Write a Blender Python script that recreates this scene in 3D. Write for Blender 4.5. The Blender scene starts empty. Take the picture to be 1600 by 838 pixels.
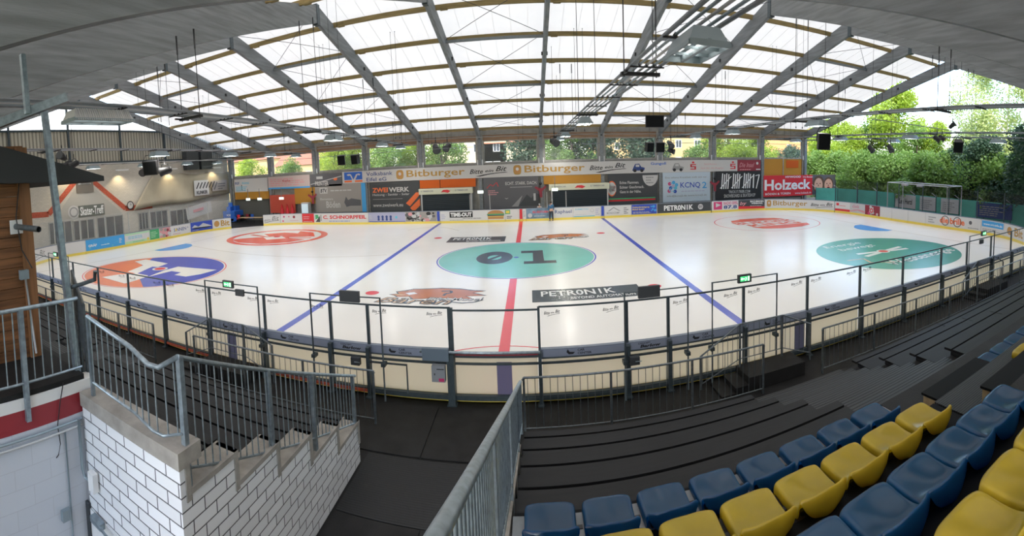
import bpy, math, random
from mathutils import Vector, Matrix, noise
random.seed(7)
PI = math.pi
sc = bpy.context.scene
C = sc.collection
# ------------------------------------------------------------------ camera (a cylindrical phone panorama)
CAM = Vector((0.899, -24.606, 5.454)); FOC = 684.44; YAW, PITCH, ROLL, VS = 0.041, -0.069, -0.036, 299.97
def cam_basis():
    cy, sy, cp, sp = math.cos(YAW), math.sin(YAW), math.cos(PITCH), math.sin(PITCH)
    F = Vector((-sy*cp, cy*cp, sp)); R = Vector((cy, sy, 0)); U = R.cross(F)
    cr, sr = math.cos(ROLL), math.sin(ROLL)
    return R*cr + U*sr, -R*sr + U*cr, F
CR, CU, CF = cam_basis()
cd = bpy.data.cameras.new('camera'); cam = bpy.data.objects.new('camera', cd); C.objects.link(cam)
cd.type = 'PANO'; cd.panorama_type = 'CENTRAL_CYLINDRICAL'
cd.central_cylindrical_range_u_min = -800/FOC; cd.central_cylindrical_range_u_max = 800/FOC
cd.central_cylindrical_range_v_min = -(838-VS)/FOC; cd.central_cylindrical_range_v_max = VS/FOC
cd.central_cylindrical_radius = 1.0; cd.clip_start = .05; cd.clip_end = 500
m4 = Matrix.Identity(4)
for i in range(3):
    m4[i][0], m4[i][1], m4[i][2], m4[i][3] = CR[i], CU[i], -CF[i], CAM[i]
cam.matrix_world = m4
sc.camera = cam
# ------------------------------------------------------------------ world, sun, exposure
W = bpy.data.worlds.new('world'); sc.world = W; W.use_nodes = True
nt = W.node_tree; nt.nodes.clear()
sky = nt.nodes.new('ShaderNodeTexSky'); sky.sky_type = 'NISHITA'; sky.sun_disc = False
sky.sun_elevation = math.radians(42); sky.sun_rotation = math.radians(225); sky.air_density = 1.0; sky.dust_density = 2.5
bg = nt.nodes.new('ShaderNodeBackground'); bg.inputs['Strength'].default_value = 1.5
wo = nt.nodes.new('ShaderNodeOutputWorld')
nt.links.new(sky.outputs[0], bg.inputs[0]); nt.links.new(bg.outputs[0], wo.inputs[0])
sl = bpy.data.lights.new('sun', 'SUN'); sl.energy = 6.5; sl.angle = math.radians(1.5); sl.color = (1, .95, .86)
so = bpy.data.objects.new('sun', sl); C.objects.link(so)
SUNDIR = Vector((-0.50, -0.50, 0.70)).normalized()      # towards the sun: behind the camera, to its left
so.rotation_euler = SUNDIR.to_track_quat('Z', 'Y').to_euler(); so.location = (-30, -40, 40)
sc.view_settings.view_transform = 'Standard'; sc.view_settings.look = 'None'
sc.view_settings.gamma = 1; sc.view_settings.use_curve_mapping = False
sc.view_settings.exposure = -0.6
cy_ = sc.cycles
cy_.use_denoising = True
cy_.max_bounces = 8; cy_.diffuse_bounces = 4; cy_.glossy_bounces = 3; cy_.transmission_bounces = 4; cy_.transparent_max_bounces = 24
cy_.sample_clamp_indirect = 6; cy_.caustics_reflective = False; cy_.caustics_refractive = False
# ------------------------------------------------------------------ pixel helpers (used only to read positions on real planes)
def ray(px, py):
    u = (px-800)/FOC; v = (VS-py)/FOC
    return CR*math.sin(u) + CU*v + CF*math.cos(u)
def at(px, py, ax, val):
    d = ray(px, py); i = 'xyz'.index(ax); return CAM + d*((val-CAM[i])/d[i])
def atx(px, ax, val, py=330):
    return at(px, py, ax, val)
# ------------------------------------------------------------------ materials
MATS = {}
def mat(name, col, rough=.6, metal=0, var=0., vscale=8., bump=0., bscale=30., transl=0., spec=.5, emit=0., alpha=1., tcol=None, stretch=None):
    if name in MATS: return MATS[name]
    m = bpy.data.materials.new(name); m.use_nodes = True; n = m.node_tree.nodes; l = m.node_tree.links
    b = n['Principled BSDF']; out = n['Material Output']
    b.inputs['Base Color'].default_value = (*col, 1); b.inputs['Roughness'].default_value = rough; b.inputs['Metallic'].default_value = metal
    b.inputs['Specular IOR Level'].default_value = spec
    tc = None
    if var or bump:
        tc = n.new('ShaderNodeTexCoord'); mp = n.new('ShaderNodeMapping'); l.new(tc.outputs['Object'], mp.inputs[0])
        if stretch: mp.inputs['Scale'].default_value = stretch
    if var:
        t = n.new('ShaderNodeTexNoise'); t.inputs['Scale'].default_value = vscale; t.inputs['Detail'].default_value = 5; l.new(mp.outputs[0], t.inputs[0])
        r = n.new('ShaderNodeValToRGB'); r.color_ramp.elements[0].position = .3; r.color_ramp.elements[1].position = .7
        r.color_ramp.elements[0].color = (*[max(0, c*(1-var)) for c in col], 1); r.color_ramp.elements[1].color = (*[min(1, c*(1+var)) for c in col], 1)
        l.new(t.outputs[0], r.inputs[0]); l.new(r.outputs[0], b.inputs['Base Color'])
    if bump:
        t2 = n.new('ShaderNodeTexNoise'); t2.inputs['Scale'].default_value = bscale; l.new(mp.outputs[0], t2.inputs[0])
        bp = n.new('ShaderNodeBump'); bp.inputs['Strength'].default_value = bump; bp.inputs['Distance'].default_value = .02
        l.new(t2.outputs[0], bp.inputs['Height']); l.new(bp.outputs[0], b.inputs['Normal'])
    if emit:
        b.inputs['Emission Color'].default_value = (*col, 1); b.inputs['Emission Strength'].default_value = emit
    sh = b
    if transl:
        tr = n.new('ShaderNodeBsdfTranslucent'); tr.inputs[0].default_value = (*(tcol or col), 1)
        mx = n.new('ShaderNodeMixShader'); mx.inputs[0].default_value = transl
        l.new(b.outputs[0], mx.inputs[1]); l.new(tr.outputs[0], mx.inputs[2]); l.new(mx.outputs[0], out.inputs[0]); sh = mx
    if alpha < 1:
        tp = n.new('ShaderNodeBsdfTransparent'); mx = n.new('ShaderNodeMixShader'); mx.inputs[0].default_value = alpha
        l.new(tp.outputs[0], mx.inputs[1]); l.new(sh.outputs[0], mx.inputs[2]); l.new(mx.outputs[0], out.inputs[0])
    MATS[name] = m; return m
def brickmat(name, c1, c2, cm, w, h, mortar, axis='x', rough=.6, bump=.4):
    m = bpy.data.materials.new(name); m.use_nodes = True; n = m.node_tree.nodes; l = m.node_tree.links; b = n['Principled BSDF']
    g = n.new('ShaderNodeNewGeometry'); s = n.new('ShaderNodeSeparateXYZ'); c = n.new('ShaderNodeCombineXYZ'); l.new(g.outputs['Position'], s.inputs[0])
    ad = n.new('ShaderNodeMath'); ad.operation = 'ADD'; l.new(s.outputs[0], ad.inputs[0]); l.new(s.outputs[1], ad.inputs[1])
    l.new(ad.outputs[0], c.inputs[0]); l.new(s.outputs[2], c.inputs[1])
    br = n.new('ShaderNodeTexBrick'); l.new(c.outputs[0], br.inputs[0]); br.inputs['Scale'].default_value = 1
    br.inputs['Color1'].default_value = (*c1, 1); br.inputs['Color2'].default_value = (*c2, 1); br.inputs['Mortar'].default_value = (*cm, 1)
    br.inputs['Brick Width'].default_value = w; br.inputs['Row Height'].default_value = h; br.inputs['Mortar Size'].default_value = mortar
    br.inputs['Mortar Smooth'].default_value = .1
    l.new(br.outputs[0], b.inputs['Base Color']); b.inputs['Roughness'].default_value = rough
    bp = n.new('ShaderNodeBump'); bp.inputs['Strength'].default_value = bump; bp.inputs['Distance'].default_value = .01; bp.invert = True
    l.new(br.outputs['Fac'], bp.inputs['Height']); l.new(bp.outputs[0], b.inputs['Normal'])
    MATS[name] = m; return m
def ribmat(name, col, axis, period, rough=.5, depth=.5, dark=.6, metal=0):
    """surface with parallel ribs: colour and bump from a wave along one world axis"""
    m = bpy.data.materials.new(name); m.use_nodes = True; n = m.node_tree.nodes; l = m.node_tree.links; b = n['Principled BSDF']
    g = n.new('ShaderNodeNewGeometry'); s = n.new('ShaderNodeSeparateXYZ'); l.new(g.outputs['Position'], s.inputs[0])
    k = n.new('ShaderNodeMath'); k.operation = 'MULTIPLY'; k.inputs[1].default_value = 2*PI/period; l.new(s.outputs['xyz'.index(axis)], k.inputs[0])
    si = n.new('ShaderNodeMath'); si.operation = 'SINE'; l.new(k.outputs[0], si.inputs[0])
    mr = n.new('ShaderNodeMapRange'); mr.inputs[1].default_value = -.6; mr.inputs[2].default_value = .2; l.new(si.outputs[0], mr.inputs[0])
    mx = n.new('ShaderNodeMixRGB'); mx.inputs[1].default_value = (*[c*dark for c in col], 1); mx.inputs[2].default_value = (*col, 1); l.new(mr.outputs[0], mx.inputs[0])
    l.new(mx.outputs[0], b.inputs['Base Color']); b.inputs['Roughness'].default_value = rough; b.inputs['Metallic'].default_value = metal; b.inputs['Specular IOR Level'].default_value = .3
    bp = n.new('ShaderNodeBump'); bp.inputs['Strength'].default_value = depth; bp.inputs['Distance'].default_value = .02
    l.new(mr.outputs[0], bp.inputs['Height']); l.new(bp.outputs[0], b.inputs['Normal'])
    MATS[name] = m; return m
ICE_R = .22
def ice(name, col, var=.03):
    m = mat(name, col, rough=ICE_R, var=var, vscale=.35, bump=.05, bscale=3.0, spec=.55); return m
M_ICE = ice('ice', (.88, .85, .795), .03)
M_ICEBLUE = ice('ice_blue', (.06, .09, .52), .08); M_ICERED = ice('ice_red', (.80, .05, .07), .08); M_ICETEAL = ice('ice_teal', (.19, .56, .49), .08)
M_ICEDARK = ice('ice_dark', (.035, .05, .07), .1); M_ICEORANGE = ice('ice_orange', (.83, .20, .07), .06); M_ICEGREEN = ice('ice_green', (.045, .30, .24), .1)
M_ICESKY = ice('ice_light_blue', (.06, .32, .75), .05); M_ICEBEAR = ice('ice_bear', (.50, .145, .035), .15); M_ICEWHITE = ice('ice_white', (.80, .80, .78), .02)
M_ICERED2 = ice('ice_burger_red', (.78, .12, .06), .06); M_ICELINE = ice('ice_thin_line', (.50, .42, .28), .1); M_ICEGREY = ice('ice_slate', (.045, .062, .075), .1)
M_ICETAN = ice('ice_tan', (.62, .38, .2), .05)
M_BEAM = mat('beam_grey', (.19, .205, .215), .7, var=.22, vscale=1.2, bump=.15, bscale=12, stretch=(6, .5, 6))
M_PURLIN = mat('purlin_timber', (.23, .17, .065), .75, var=.3, vscale=2.5, stretch=(.4, 6, 6))
M_STEEL = mat('painted_steel', (.20, .22, .235), .5, metal=.2, var=.1)
M_GALV = mat('galvanised_steel', (.30, .36, .40), .38, metal=.65, var=.25, vscale=14)
M_GALVD = mat('dark_galvanised_steel', (.15, .175, .19), .42, metal=.6, var=.25, vscale=14)
M_FRAME = mat('board_frame_steel', (.055, .075, .085), .45, metal=.3, var=.15)
M_BLACK = mat('black', (.006, .007, .008), .7, spec=.12)
M_ROD = mat('rod_black', (.02, .022, .025), .5)
M_ROOF = mat('roof_sheet', (.62, .61, .58), .6, transl=.42, tcol=(.54, .505, .435), var=.03, vscale=1.5)
M_ROOFD = mat('roof_trim', (.30, .32, .32), .6)
M_GLASS = mat('rink_glass', (.9, .95, .95), .05, alpha=.045, spec=.3)
M_WINGLASS = mat('window_glass', (.85, .9, .9), .05, alpha=.06, spec=.2)
M_BOARDT = mat('dasher_translucent', (.74, .72, .66), .45, transl=.75, tcol=(.94, .89, .77))
M_BOARDW = mat('dasher_white', (.62, .61, .60), .4)
M_YEL = mat('kick_yellow', (.80, .62, .10), .4)
M_REDK = mat('kick_red', (.42, .08, .04), .6, var=.3)
M_RAILG = mat('dasher_cap', (.17, .20, .25), .5, var=.1)
M_RUBBER = mat('rubber', (.018, .018, .018), .6, spec=.18, var=.25, vscale=3, bump=.2, bscale=60)
M_RUBRIB = ribmat('rubber_ribbed', (.040, .043, .046), 'y', .062, .45, .7, .15)
M_RUBRIBX = ribmat('rubber_ribbed_x', (.024, .026, .028), 'y', .03, .5, .6, .6)
M_MAT = ribmat('mat_ribbed', (.022, .023, .024), 'y', .05, .55, .5, .55)
M_PLANK = mat('bench_plank', (.013, .0135, .0145), .5, spec=.2, var=.2, vscale=3, stretch=(.5, 6, 6))
M_CONC = mat('concrete', (.30, .28, .25), .85, var=.2, vscale=5, bump=.3)
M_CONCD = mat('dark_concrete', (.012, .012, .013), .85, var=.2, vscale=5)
M_TILE = brickmat('white_block', (.84, .85, .86), (.74, .75, .76), (.10, .10, .11), .36, .15, .008, rough=.35)
M_WBRICK = brickmat('painted_white_brick', (.56, .52, .45), (.50, .465, .40), (.36, .33, .28), .34, .14, .008, rough=.8, bump=.2)
M_WWALL = brickmat('painted_wall', (.62, .66, .72), (.60, .64, .70), (.54, .57, .62), .5, .25, .005, rough=.5, bump=.1)
M_REDST = mat('red_stripe', (.30, .025, .035), .5)
M_CORR = ribmat('corrugated_sheet', (.42, .40, .33), 'y', .36, .6, .8, .5)
M_POLY = mat('polycarbonate', (.8, .85, .9), .3, transl=.8, tcol=(.85, .9, .96))
M_WOOD = mat('hut_wood', (.20, .085, .032), .65, var=.4, vscale=2.2, stretch=(.6, .6, 9), bump=.2)
M_WOODL = mat('hut_post_wood', (.24, .11, .045), .6, var=.35, vscale=2.2, stretch=(5, 5, .4))
M_LWOOD = mat('pale_wood', (.42, .31, .17), .7, var=.25)
M_FELT = mat('roof_felt', (.035, .038, .04), .85)
M_WHITE = mat('white_paint', (.78, .78, .77), .5)
M_WHITEB = mat('banner_white', (.54, .53, .52), .55)
M_GREYB = mat('light_grey', (.50, .50, .50), .6)
M_LAMP = mat('lamp_diffuser', (1, .97, .9), .5, emit=2.2)
M_LAMPB = mat('lamp_body', (.27, .33, .36), .45, metal=.2)
M_COLW = mat('column_grey', (.33, .32, .29), .75, var=.15, vscale=3)
M_BROWN = mat('header_timber', (.27, .165, .10), .75, var=.3, vscale=2, stretch=(.4, 4, 4))
M_FARWALL = mat('far_wall_grey', (.28, .27, .25), .8, var=.15, vscale=2)
M_SHUT = ribmat('shutter_slats', (.022, .033, .042), 'z', .09, .5, .5, .55)
M_ORANGE = mat('orange_panel', (.85, .20, .02), .5, transl=.5, tcol=(.95, .3, .03))
M_OCHRE = mat('ochre_panel', (.62, .33, .05), .5, transl=.4, tcol=(.8, .42, .05))
M_GREENF = mat('green_fence_sheet', (.09, .42, .33), .6, var=.15, vscale=.8)
M_NET = mat('netting', (.02, .02, .02), .9, alpha=.20)
M_BLUE_SEAT = mat('seat_blue', (.012, .075, .15), .2, var=.1, vscale=5, spec=.7, transl=.45, tcol=(.015, .36, .75))
M_YEL_SEAT = mat('seat_yellow', (.42, .33, .03), .22, var=.15, vscale=5, spec=.6, transl=.4, tcol=(1., .78, .03))
M_EXIT = mat('exit_green', (.08, .75, .25), .4, emit=1.2)
M_EXITW = mat('exit_white', (.9, 1, .9), .4, emit=1.6)
def col(name, c, rough=.55): return mat(name, c, rough)
K_ = col('ink_black', (.012, .012, .014)); K_NAVY = col('ink_navy', (.02, .05, .20)); K_BLUE = col('ink_blue', (.02, .12, .50)); K_RED = col('ink_red', (.62, .02, .03))
K_GOLD = col('ink_gold', (.42, .24, .05)); K_GRAPH = col('ink_graphite', (.045, .05, .055)); K_DKGREY = col('ink_dark_grey', (.10, .10, .11)); K_MID = col('ink_grey', (.27, .27, .27))
K_ORANGE = col('ink_orange', (.80, .16, .04)); K_GREEN = col('ink_green', (.06, .35, .14)); K_LBLUE = col('ink_light_blue', (.05, .33, .68)); K_CYAN = col('ink_cyan', (.10, .45, .62))
K_MAROON = col('ink_maroon', (.25, .02, .035)); K_SKIN = col('ink_skin', (.62, .36, .25)); K_BUN = col('ink_bun', (.45, .22, .07)); K_YEL = col('ink_yellow', (.80, .60, .08))
K_LIL = col('ink_lilac', (.38, .38, .52)); K_PINK = col('ink_pink', (.62, .28, .30)); K_DEEP = col('ink_deep_blue', (.03, .07, .42)); K_MAG = col('ink_magenta', (.55, .04, .15)); K_TAUPE = col('ink_taupe', (.30, .28, .26))
K_PALEG = col('ink_pale_green', (.42, .66, .42))
# ------------------------------------------------------------------ objects
ORG = {}
def tag(o, label=None, cat=None, group=None, kind=None):
    if label: o['label'] = label
    if cat: o['category'] = cat
    if group: o['group'] = group
    if kind: o['kind'] = kind
    return o
def thing(name, label, cat, loc=(0, 0, 0), group=None):
    o = bpy.data.objects.new(name, None); C.objects.link(o); o.empty_display_size = .1
    o.location = loc; ORG[o.name] = Vector(loc)
    return tag(o, label, cat, group)
class B:
    """collects shapes and builds them as one mesh"""
    def __init__(s): s.v = []; s.f = []; s.mi = []; s.mats = []; s.sm = []
    def add(s, vs, fs, m=None, smooth=False):
        k = len(s.v); s.v += [tuple(v) for v in vs]
        if m is not None and m not in s.mats: s.mats.append(m)
        i = s.mats.index(m) if m is not None else 0
        for f in fs: s.f.append(tuple(k+j for j in f)); s.mi.append(i); s.sm.append(smooth)
        return s
    def box(s, x0, y0, z0, x1, y1, z1, m=None):
        x0, x1 = sorted((x0, x1)); y0, y1 = sorted((y0, y1)); z0, z1 = sorted((z0, z1))
        return s.add([(x0,y0,z0),(x1,y0,z0),(x1,y1,z0),(x0,y1,z0),(x0,y0,z1),(x1,y0,z1),(x1,y1,z1),(x0,y1,z1)],
                     [(0,3,2,1),(4,5,6,7),(0,1,5,4),(1,2,6,5),(2,3,7,6),(3,0,4,7)], m)
    def bar(s, p0, p1, w, h, m=None, up=(0, 0, 1)):
        p0, p1 = Vector(p0), Vector(p1); d = (p1-p0).normalized(); up = Vector(up)
        if abs(d.dot(up)) > .98: up = Vector((0, 1, 0))
        a = d.cross(up).normalized()*w/2; b = a.cross(d).normalized()*h/2
        vs = [p+q for p in (p0, p1) for q in (-a-b, a-b, a+b, -a+b)]
        return s.add(vs, [(0,1,2,3),(7,6,5,4),(0,4,5,1),(1,5,6,2),(2,6,7,3),(3,7,4,0)], m)
    def tube(s, pts, r, n=8, m=None, caps=True):
        pts = [Vector(p) for p in pts]; rings = []
        for i, p in enumerate(pts):
            d = (pts[min(i+1, len(pts)-1)]-pts[max(i-1, 0)]).normalized()
            up = Vector((0, 0, 1)) if abs(d.z) < .95 else Vector((0, 1, 0))
            a = d.cross(up).normalized(); b = a.cross(d)
            rr = r[i] if isinstance(r, (list, tuple)) else r
            rings.append([p + (a*math.cos(t)+b*math.sin(t))*rr for t in [2*PI*k/n for k in range(n)]])
        vs = [v for rg in rings for v in rg]; fs = []
        for i in range(len(rings)-1):
            for k in range(n): fs.append((i*n+k, i*n+(k+1) % n, (i+1)*n+(k+1) % n, (i+1)*n+k))
        k0 = len(s.v); s.add(vs, fs, m, True)
        if caps:
            e = len(s.v)-n; i = s.mi[-1]; s.f += [tuple(range(k0, k0+n)), tuple(reversed(range(e, e+n)))]; s.mi += [i, i]; s.sm += [False, False]
        return s
    def prism(s, poly, fn, d0, d1, m=None):
        """poly: 2-D outline; fn(u, v, w) -> point; solid between w=d0 and w=d1"""
        n = len(poly); vs = [fn(u, v, d0) for u, v in poly]+[fn(u, v, d1) for u, v in poly]
        fs = [tuple(reversed(range(n))), tuple(range(n, 2*n))]+[(i, (i+1) % n, n+(i+1) % n, n+i) for i in range(n)]
        return s.add(vs, fs, m)
    def sphere(s, c, r, n=10, m=None, sc3=(1, 1, 1)):
        vs = []; fs = []; k = n//2
        for i in range(k+1):
            for j in range(n):
                a = PI*i/k; b = 2*PI*j/n
                vs.append((c[0]+r*sc3[0]*math.sin(a)*math.cos(b), c[1]+r*sc3[1]*math.sin(a)*math.sin(b), c[2]+r*sc3[2]*math.cos(a)))
        for i in range(k):
            for j in range(n): fs.append((i*n+j, (i+1)*n+j, (i+1)*n+(j+1) % n, i*n+(j+1) % n))
        return s.add(vs, fs, m, True)
    def build(s, name, m=None, parent=None, kind=None, label=None):
        o0 = Vector((0, 0, 0)); p = parent
        if p is not None: o0 = ORG[p.name]
        me = bpy.data.meshes.new(name); me.from_pydata([Vector(v)-o0 for v in s.v], [], s.f)
        mats = s.mats if s.mats else [m]
        for q in mats: me.materials.append(q if q is not None else m)
        if len(mats) > 1: me.polygons.foreach_set('material_index', s.mi)
        me.polygons.foreach_set('use_smooth', s.sm); me.update()
        o = bpy.data.objects.new(name, me); C.objects.link(o)
        if parent is not None: o.parent = parent; ORG[o.name] = o0
        else: ORG[o.name] = o0
        if kind: o['kind'] = kind
        if label: o['label'] = label
        return o
def struct(name, b, m=None): return b.build(name, m, None, 'structure')
def copy_tree(o, parent=None):
    c = o.copy(); C.objects.link(c)
    if parent is not None: c.parent = parent
    for ch in o.children: copy_tree(ch, c)
    return c
ORD = 'first second third fourth fifth sixth seventh eighth ninth tenth eleventh twelfth thirteenth fourteenth fifteenth sixteenth seventeenth eighteenth nineteenth twentieth'.split()
# ------------------------------------------------------------------ lettering
_TX = {}
def text_geo(s, shear=0, bold=0, space=1.):
    k = (s, shear, bold, space)
    if k in _TX: return _TX[k]
    cu = bpy.data.curves.new('t', 'FONT'); cu.body = s; cu.shear = shear; cu.offset = bold; cu.resolution_u = 2; cu.space_character = space
    o = bpy.data.objects.new('t', cu); C.objects.link(o)
    dg = bpy.context.evaluated_depsgraph_get(); dg.update()
    me = bpy.data.meshes.new_from_object(o.evaluated_get(dg))
    vs = [tuple(v.co) for v in me.vertices]; fs = [tuple(p.vertices) for p in me.polygons]
    bpy.data.objects.remove(o); bpy.data.curves.remove(cu); bpy.data.meshes.remove(me)
    xs = [v[0] for v in vs]; ys = [v[1] for v in vs]; x0, x1, y0, y1 = min(xs), max(xs), min(ys), max(ys)
    r = ([((v[0]-x0)/(x1-x0), (v[1]-y0)/(y1-y0)) for v in vs], fs, (x1-x0)/(y1-y0)); _TX[k] = r; return r
def txt(b, s, fn, u0, v0, u1, v1, m, shear=0, bold=0, w=.006, space=1.):
    """lettering stretched to the rectangle u0..u1, v0..v1 of the surface fn"""
    vs, fs, _ = text_geo(s, shear, bold, space)
    b.add([fn(u0+(u1-u0)*x, v0+(v1-v0)*y, w) for x, y in vs], fs, m); return b
def rect(b, fn, u0, v0, u1, v1, m, w=.003, n=1):
    vs = []; fs = []
    for i in range(n+1):
        u = u0+(u1-u0)*i/n; vs += [fn(u, v0, w), fn(u, v1, w)]
    for i in range(n): fs.append((2*i, 2*i+2, 2*i+3, 2*i+1))
    return b.add(vs, fs, m)
def poly(b, fn, pts, m, w=.004): return b.add([fn(u, v, w) for u, v in pts], [tuple(range(len(pts)))], m)
def disc(b, fn, cu_, cv, ru, rv, m, w=.004, n=28, a0=0, a1=2*PI):
    return poly(b, fn, [(cu_+ru*math.cos(a0+(a1-a0)*k/n), cv+rv*math.sin(a0+(a1-a0)*k/n)) for k in range(n + (0 if a1-a0 > 6.28 else 1))], m, w)
def ringp(b, fn, cu_, cv, r0, r1, m, w=.004, n=48, asp=1.):
    vs = []; fs = []
    for k in range(n):
        t = 2*PI*k/n; vs += [fn(cu_+r0*math.cos(t)*asp, cv+r0*math.sin(t), w), fn(cu_+r1*math.cos(t)*asp, cv+r1*math.sin(t), w)]
    for k in range(n): j = (k+1) % n; fs.append((2*k, 2*k+1, 2*j+1, 2*j))
    return b.add(vs, fs, m)
def stroke(b, fn, pts, wd, m, w=.006):
    for (a, c) in zip(pts[:-1], pts[1:]):
        dx, dy = c[0]-a[0], c[1]-a[1]; L = math.hypot(dx, dy) or 1; nx, ny = -dy/L*wd/2, dx/L*wd/2
        b.add([fn(a[0]-nx, a[1]-ny, w), fn(c[0]-nx, c[1]-ny, w), fn(c[0]+nx, c[1]+ny, w), fn(a[0]+nx, a[1]+ny, w)], [(0, 1, 2, 3)], m)
    return b
def bitte(b, fn, u0, v0, u1, v1, m, w=.008):
    h = v1-v0; L = u1-u0
    txt(b, 'Bitte', fn, u0, v0+h*.28, u0+L*.36, v0+h*.78, m, .35, .012, w); txt(b, 'ein', fn, u0+L*.42, v0+h*.42, u0+L*.64, v0+h*.70, m, .35, .012, w)
    txt(b, 'Bit', fn, u0+L*.70, v0+h*.48, u1, v0+h, m, .35, .012, w)
    stroke(b, fn, [(u0+L*.22, v0), (u0+L*.45, v0+h*.17), (u0+L*.7, v0+h*.29), (u1, v0+h*.36)], h*.06, m, w)
def bitburger(b, fn, u0, v0, u1, v1, m=None, crest=True):
    m = m or K_GOLD; h = v1-v0; L = u1-u0; c = L*.16 if crest else 0
    if crest:
        se = lambda rx, ry, q: [(u0+c*.38+rx*abs(math.cos(t))**.6*(1 if math.cos(t) > 0 else -1), v0+h*.5+ry*abs(math.sin(t))**.6*(1 if math.sin(t) > 0 else -1)) for t in [2*PI*k/24 for k in range(24)]]
        poly(b, fn, se(c*.34, h*.58, 0), m, .005); poly(b, fn, se(c*.24, h*.42, 0), K_BUN, .007)
        disc(b, fn, u0+c*.38, v0+h*.6, c*.13, h*.2, M_WHITEB, .009)
    vs, fs, _ = text_geo('Bitburger', 0, .03)
    txt(b, 'Bitburger', fn, u0+c, v0-h*.12, u1, v1, m, 0, .014, .008)
def stripes(b, fn, u0, v0, u1, v1, m, n, w=.006, frac=.45, ragged=True):
    """rows of small print"""
    rnd = random.Random(int(u0*100)+n); h = (v1-v0)/n
    for k in range(n):
        e = u1-(u1-u0)*(rnd.random()*.4 if ragged else 0)
        x = u0
        while x < e-.02:
            wl = min(e-x, (u1-u0)*(.06+.12*rnd.random())); rect(b, fn, x, v0+h*k, x+wl, v0+h*k+h*frac, m, w); x += wl+(u1-u0)*.025
# ================================================================== SETTING
# --- the rink outline: straights and four 8.5 m corners, run clockwise seen from above, starting near left
HX, HY, RC = 30., 15., 8.5
ARC = PI*RC/2; SL, SF = 2*(HY-RC), 2*(HX-RC)
TOT = SL+ARC+SF+ARC+SL+ARC*2+SF
def ring(s, off=0.):
    """s=0 at the left straight's near end; returns point and outward normal"""
    seg = [('L', SL), ('FL', ARC), ('F', SF), ('FR', ARC), ('R', SL), ('NR', ARC), ('N', SF), ('NL', ARC)]
    s = s % TOT
    for nm, L in seg:
        if s <= L: break
        s -= L
    q = s/L
    cen = {'FL': (-HX+RC, HY-RC, PI), 'FR': (HX-RC, HY-RC, PI/2), 'NR': (HX-RC, -HY+RC, 0), 'NL': (-HX+RC, -HY+RC, -PI/2)}
    if nm == 'L': return Vector((-HX-off, -HY+RC+s, 0)), Vector((-1, 0, 0))
    if nm == 'F': return Vector((-HX+RC+s, HY+off, 0)), Vector((0, 1, 0))
    if nm == 'R': return Vector((HX+off, HY-RC-s, 0)), Vector((1, 0, 0))
    if nm == 'N': return Vector((HX-RC-s, -HY-off, 0)), Vector((0, -1, 0))
    cx, cy, a0 = cen[nm]; a = a0-q*PI/2; n_ = Vector((math.cos(a), math.sin(a), 0))
    return Vector((cx, cy, 0))+n_*(RC+off), n_
def ring_s(px):
    """arc position of the far inner face seen in column px"""
    best = None; d = ray(px, 340); az = math.atan2(d.x, d.y)
    lo, hi = -ARC*.999, SL+ARC+SF+ARC+SL+ARC*.9
    k = 1600
    for i in range(k+1):
        s = lo+(hi-lo)*i/k; p, n_ = ring(s); e = abs(math.atan2(p.x-CAM.x, p.y-CAM.y)-az)
        if best is None or e < best[0]: best = (e, s)
    return best[1]
def ringfn(s, v, w):            # w towards the ice
    p, n_ = ring(s, -w); return Vector((p.x, p.y, v))
# --- ice with its paint
b = B(); pts = [ring(TOT*k/160)[0] for k in range(160)]
b.add([(p.x, p.y, 0) for p in pts], [tuple(reversed(range(160)))])
floor = struct('floor_ice', b, M_ICE); 
def paint(name, fill, label=None):
    b = B(); fill(b); return b.build(name, None, floor, None, label)
IZ = lambda u, v, w: Vector((u, v, w))
paint('centre_line', lambda b: (rect(b, IZ, -.16, 4.5, .16, 15, M_ICERED, .003), rect(b, IZ, -.16, -15, .16, -4.5, M_ICERED, .003)), 'red centre line across the ice')
for sx in (-1, 1): paint('blue_line', lambda b: rect(b, IZ, sx*7.49-.15, -15, sx*7.49+.15, 15, M_ICEBLUE, .003), 'blue line on the %s half of the ice' % ('left' if sx < 0 else 'right'))
for sx in (-1, 1): paint('goal_line', lambda b: rect(b, IZ, sx*26-.03, -13.5, sx*26+.03, 13.5, M_ICELINE, .003))
def centre(b):
    ringp(b, IZ, 0, 0, 4.46, 4.53, M_ICEBLUE, .004, 72); ringp(b, IZ, 0, 0, 4.40, 4.46, M_ICEWHITE, .004, 72)
    disc(b, IZ, 0, 0, 4.40, 4.40, M_ICETEAL, .004, 72)
    # "0" with a bar, and "1"
    ringp(b, IZ, -1.25, .1, .62, 1.62, M_ICEDARK, .008, 36, .64)
    poly(b, IZ, [(-1.75, -.55), (-1.6, -.85), (-.7, .75), (-.85, 1.0)], M_ICEDARK, .009)
    poly(b, IZ, [(.25, 1.75), (1.55, 1.75), (1.55, -1.05), (2.2, -1.05), (2.2, -1.65), (.45, -1.65), (.45, -1.05), (.95, -1.05), (.95, 1.1), (.25, 1.1)], M_ICEDARK, .008)
    disc(b, IZ, 0, 0, .15, .15, M_ICEBLUE, .009, 16)
paint('centre_circle', centre, 'turquoise centre circle with a dark 01')
def petronik(u0, v0, u1, v1):
    def f(b):
        rect(b, IZ, u0, v0, u1, v1, M_ICEGREY, .004)
        h = v1-v0; L = u1-u0
        txt(b, 'PETR0N1K', IZ, u0+L*.08, v0+h*.42, u0+L*.76, v0+h*.86, M_ICEWHITE, 0, .015, .008)
        txt(b, 'BEYOND AUTOMATION', IZ, u0+L*.34, v0+h*.12, u0+L*.92, v0+h*.30, M_ICEWHITE, 0, .01, .008)
    return f
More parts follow.
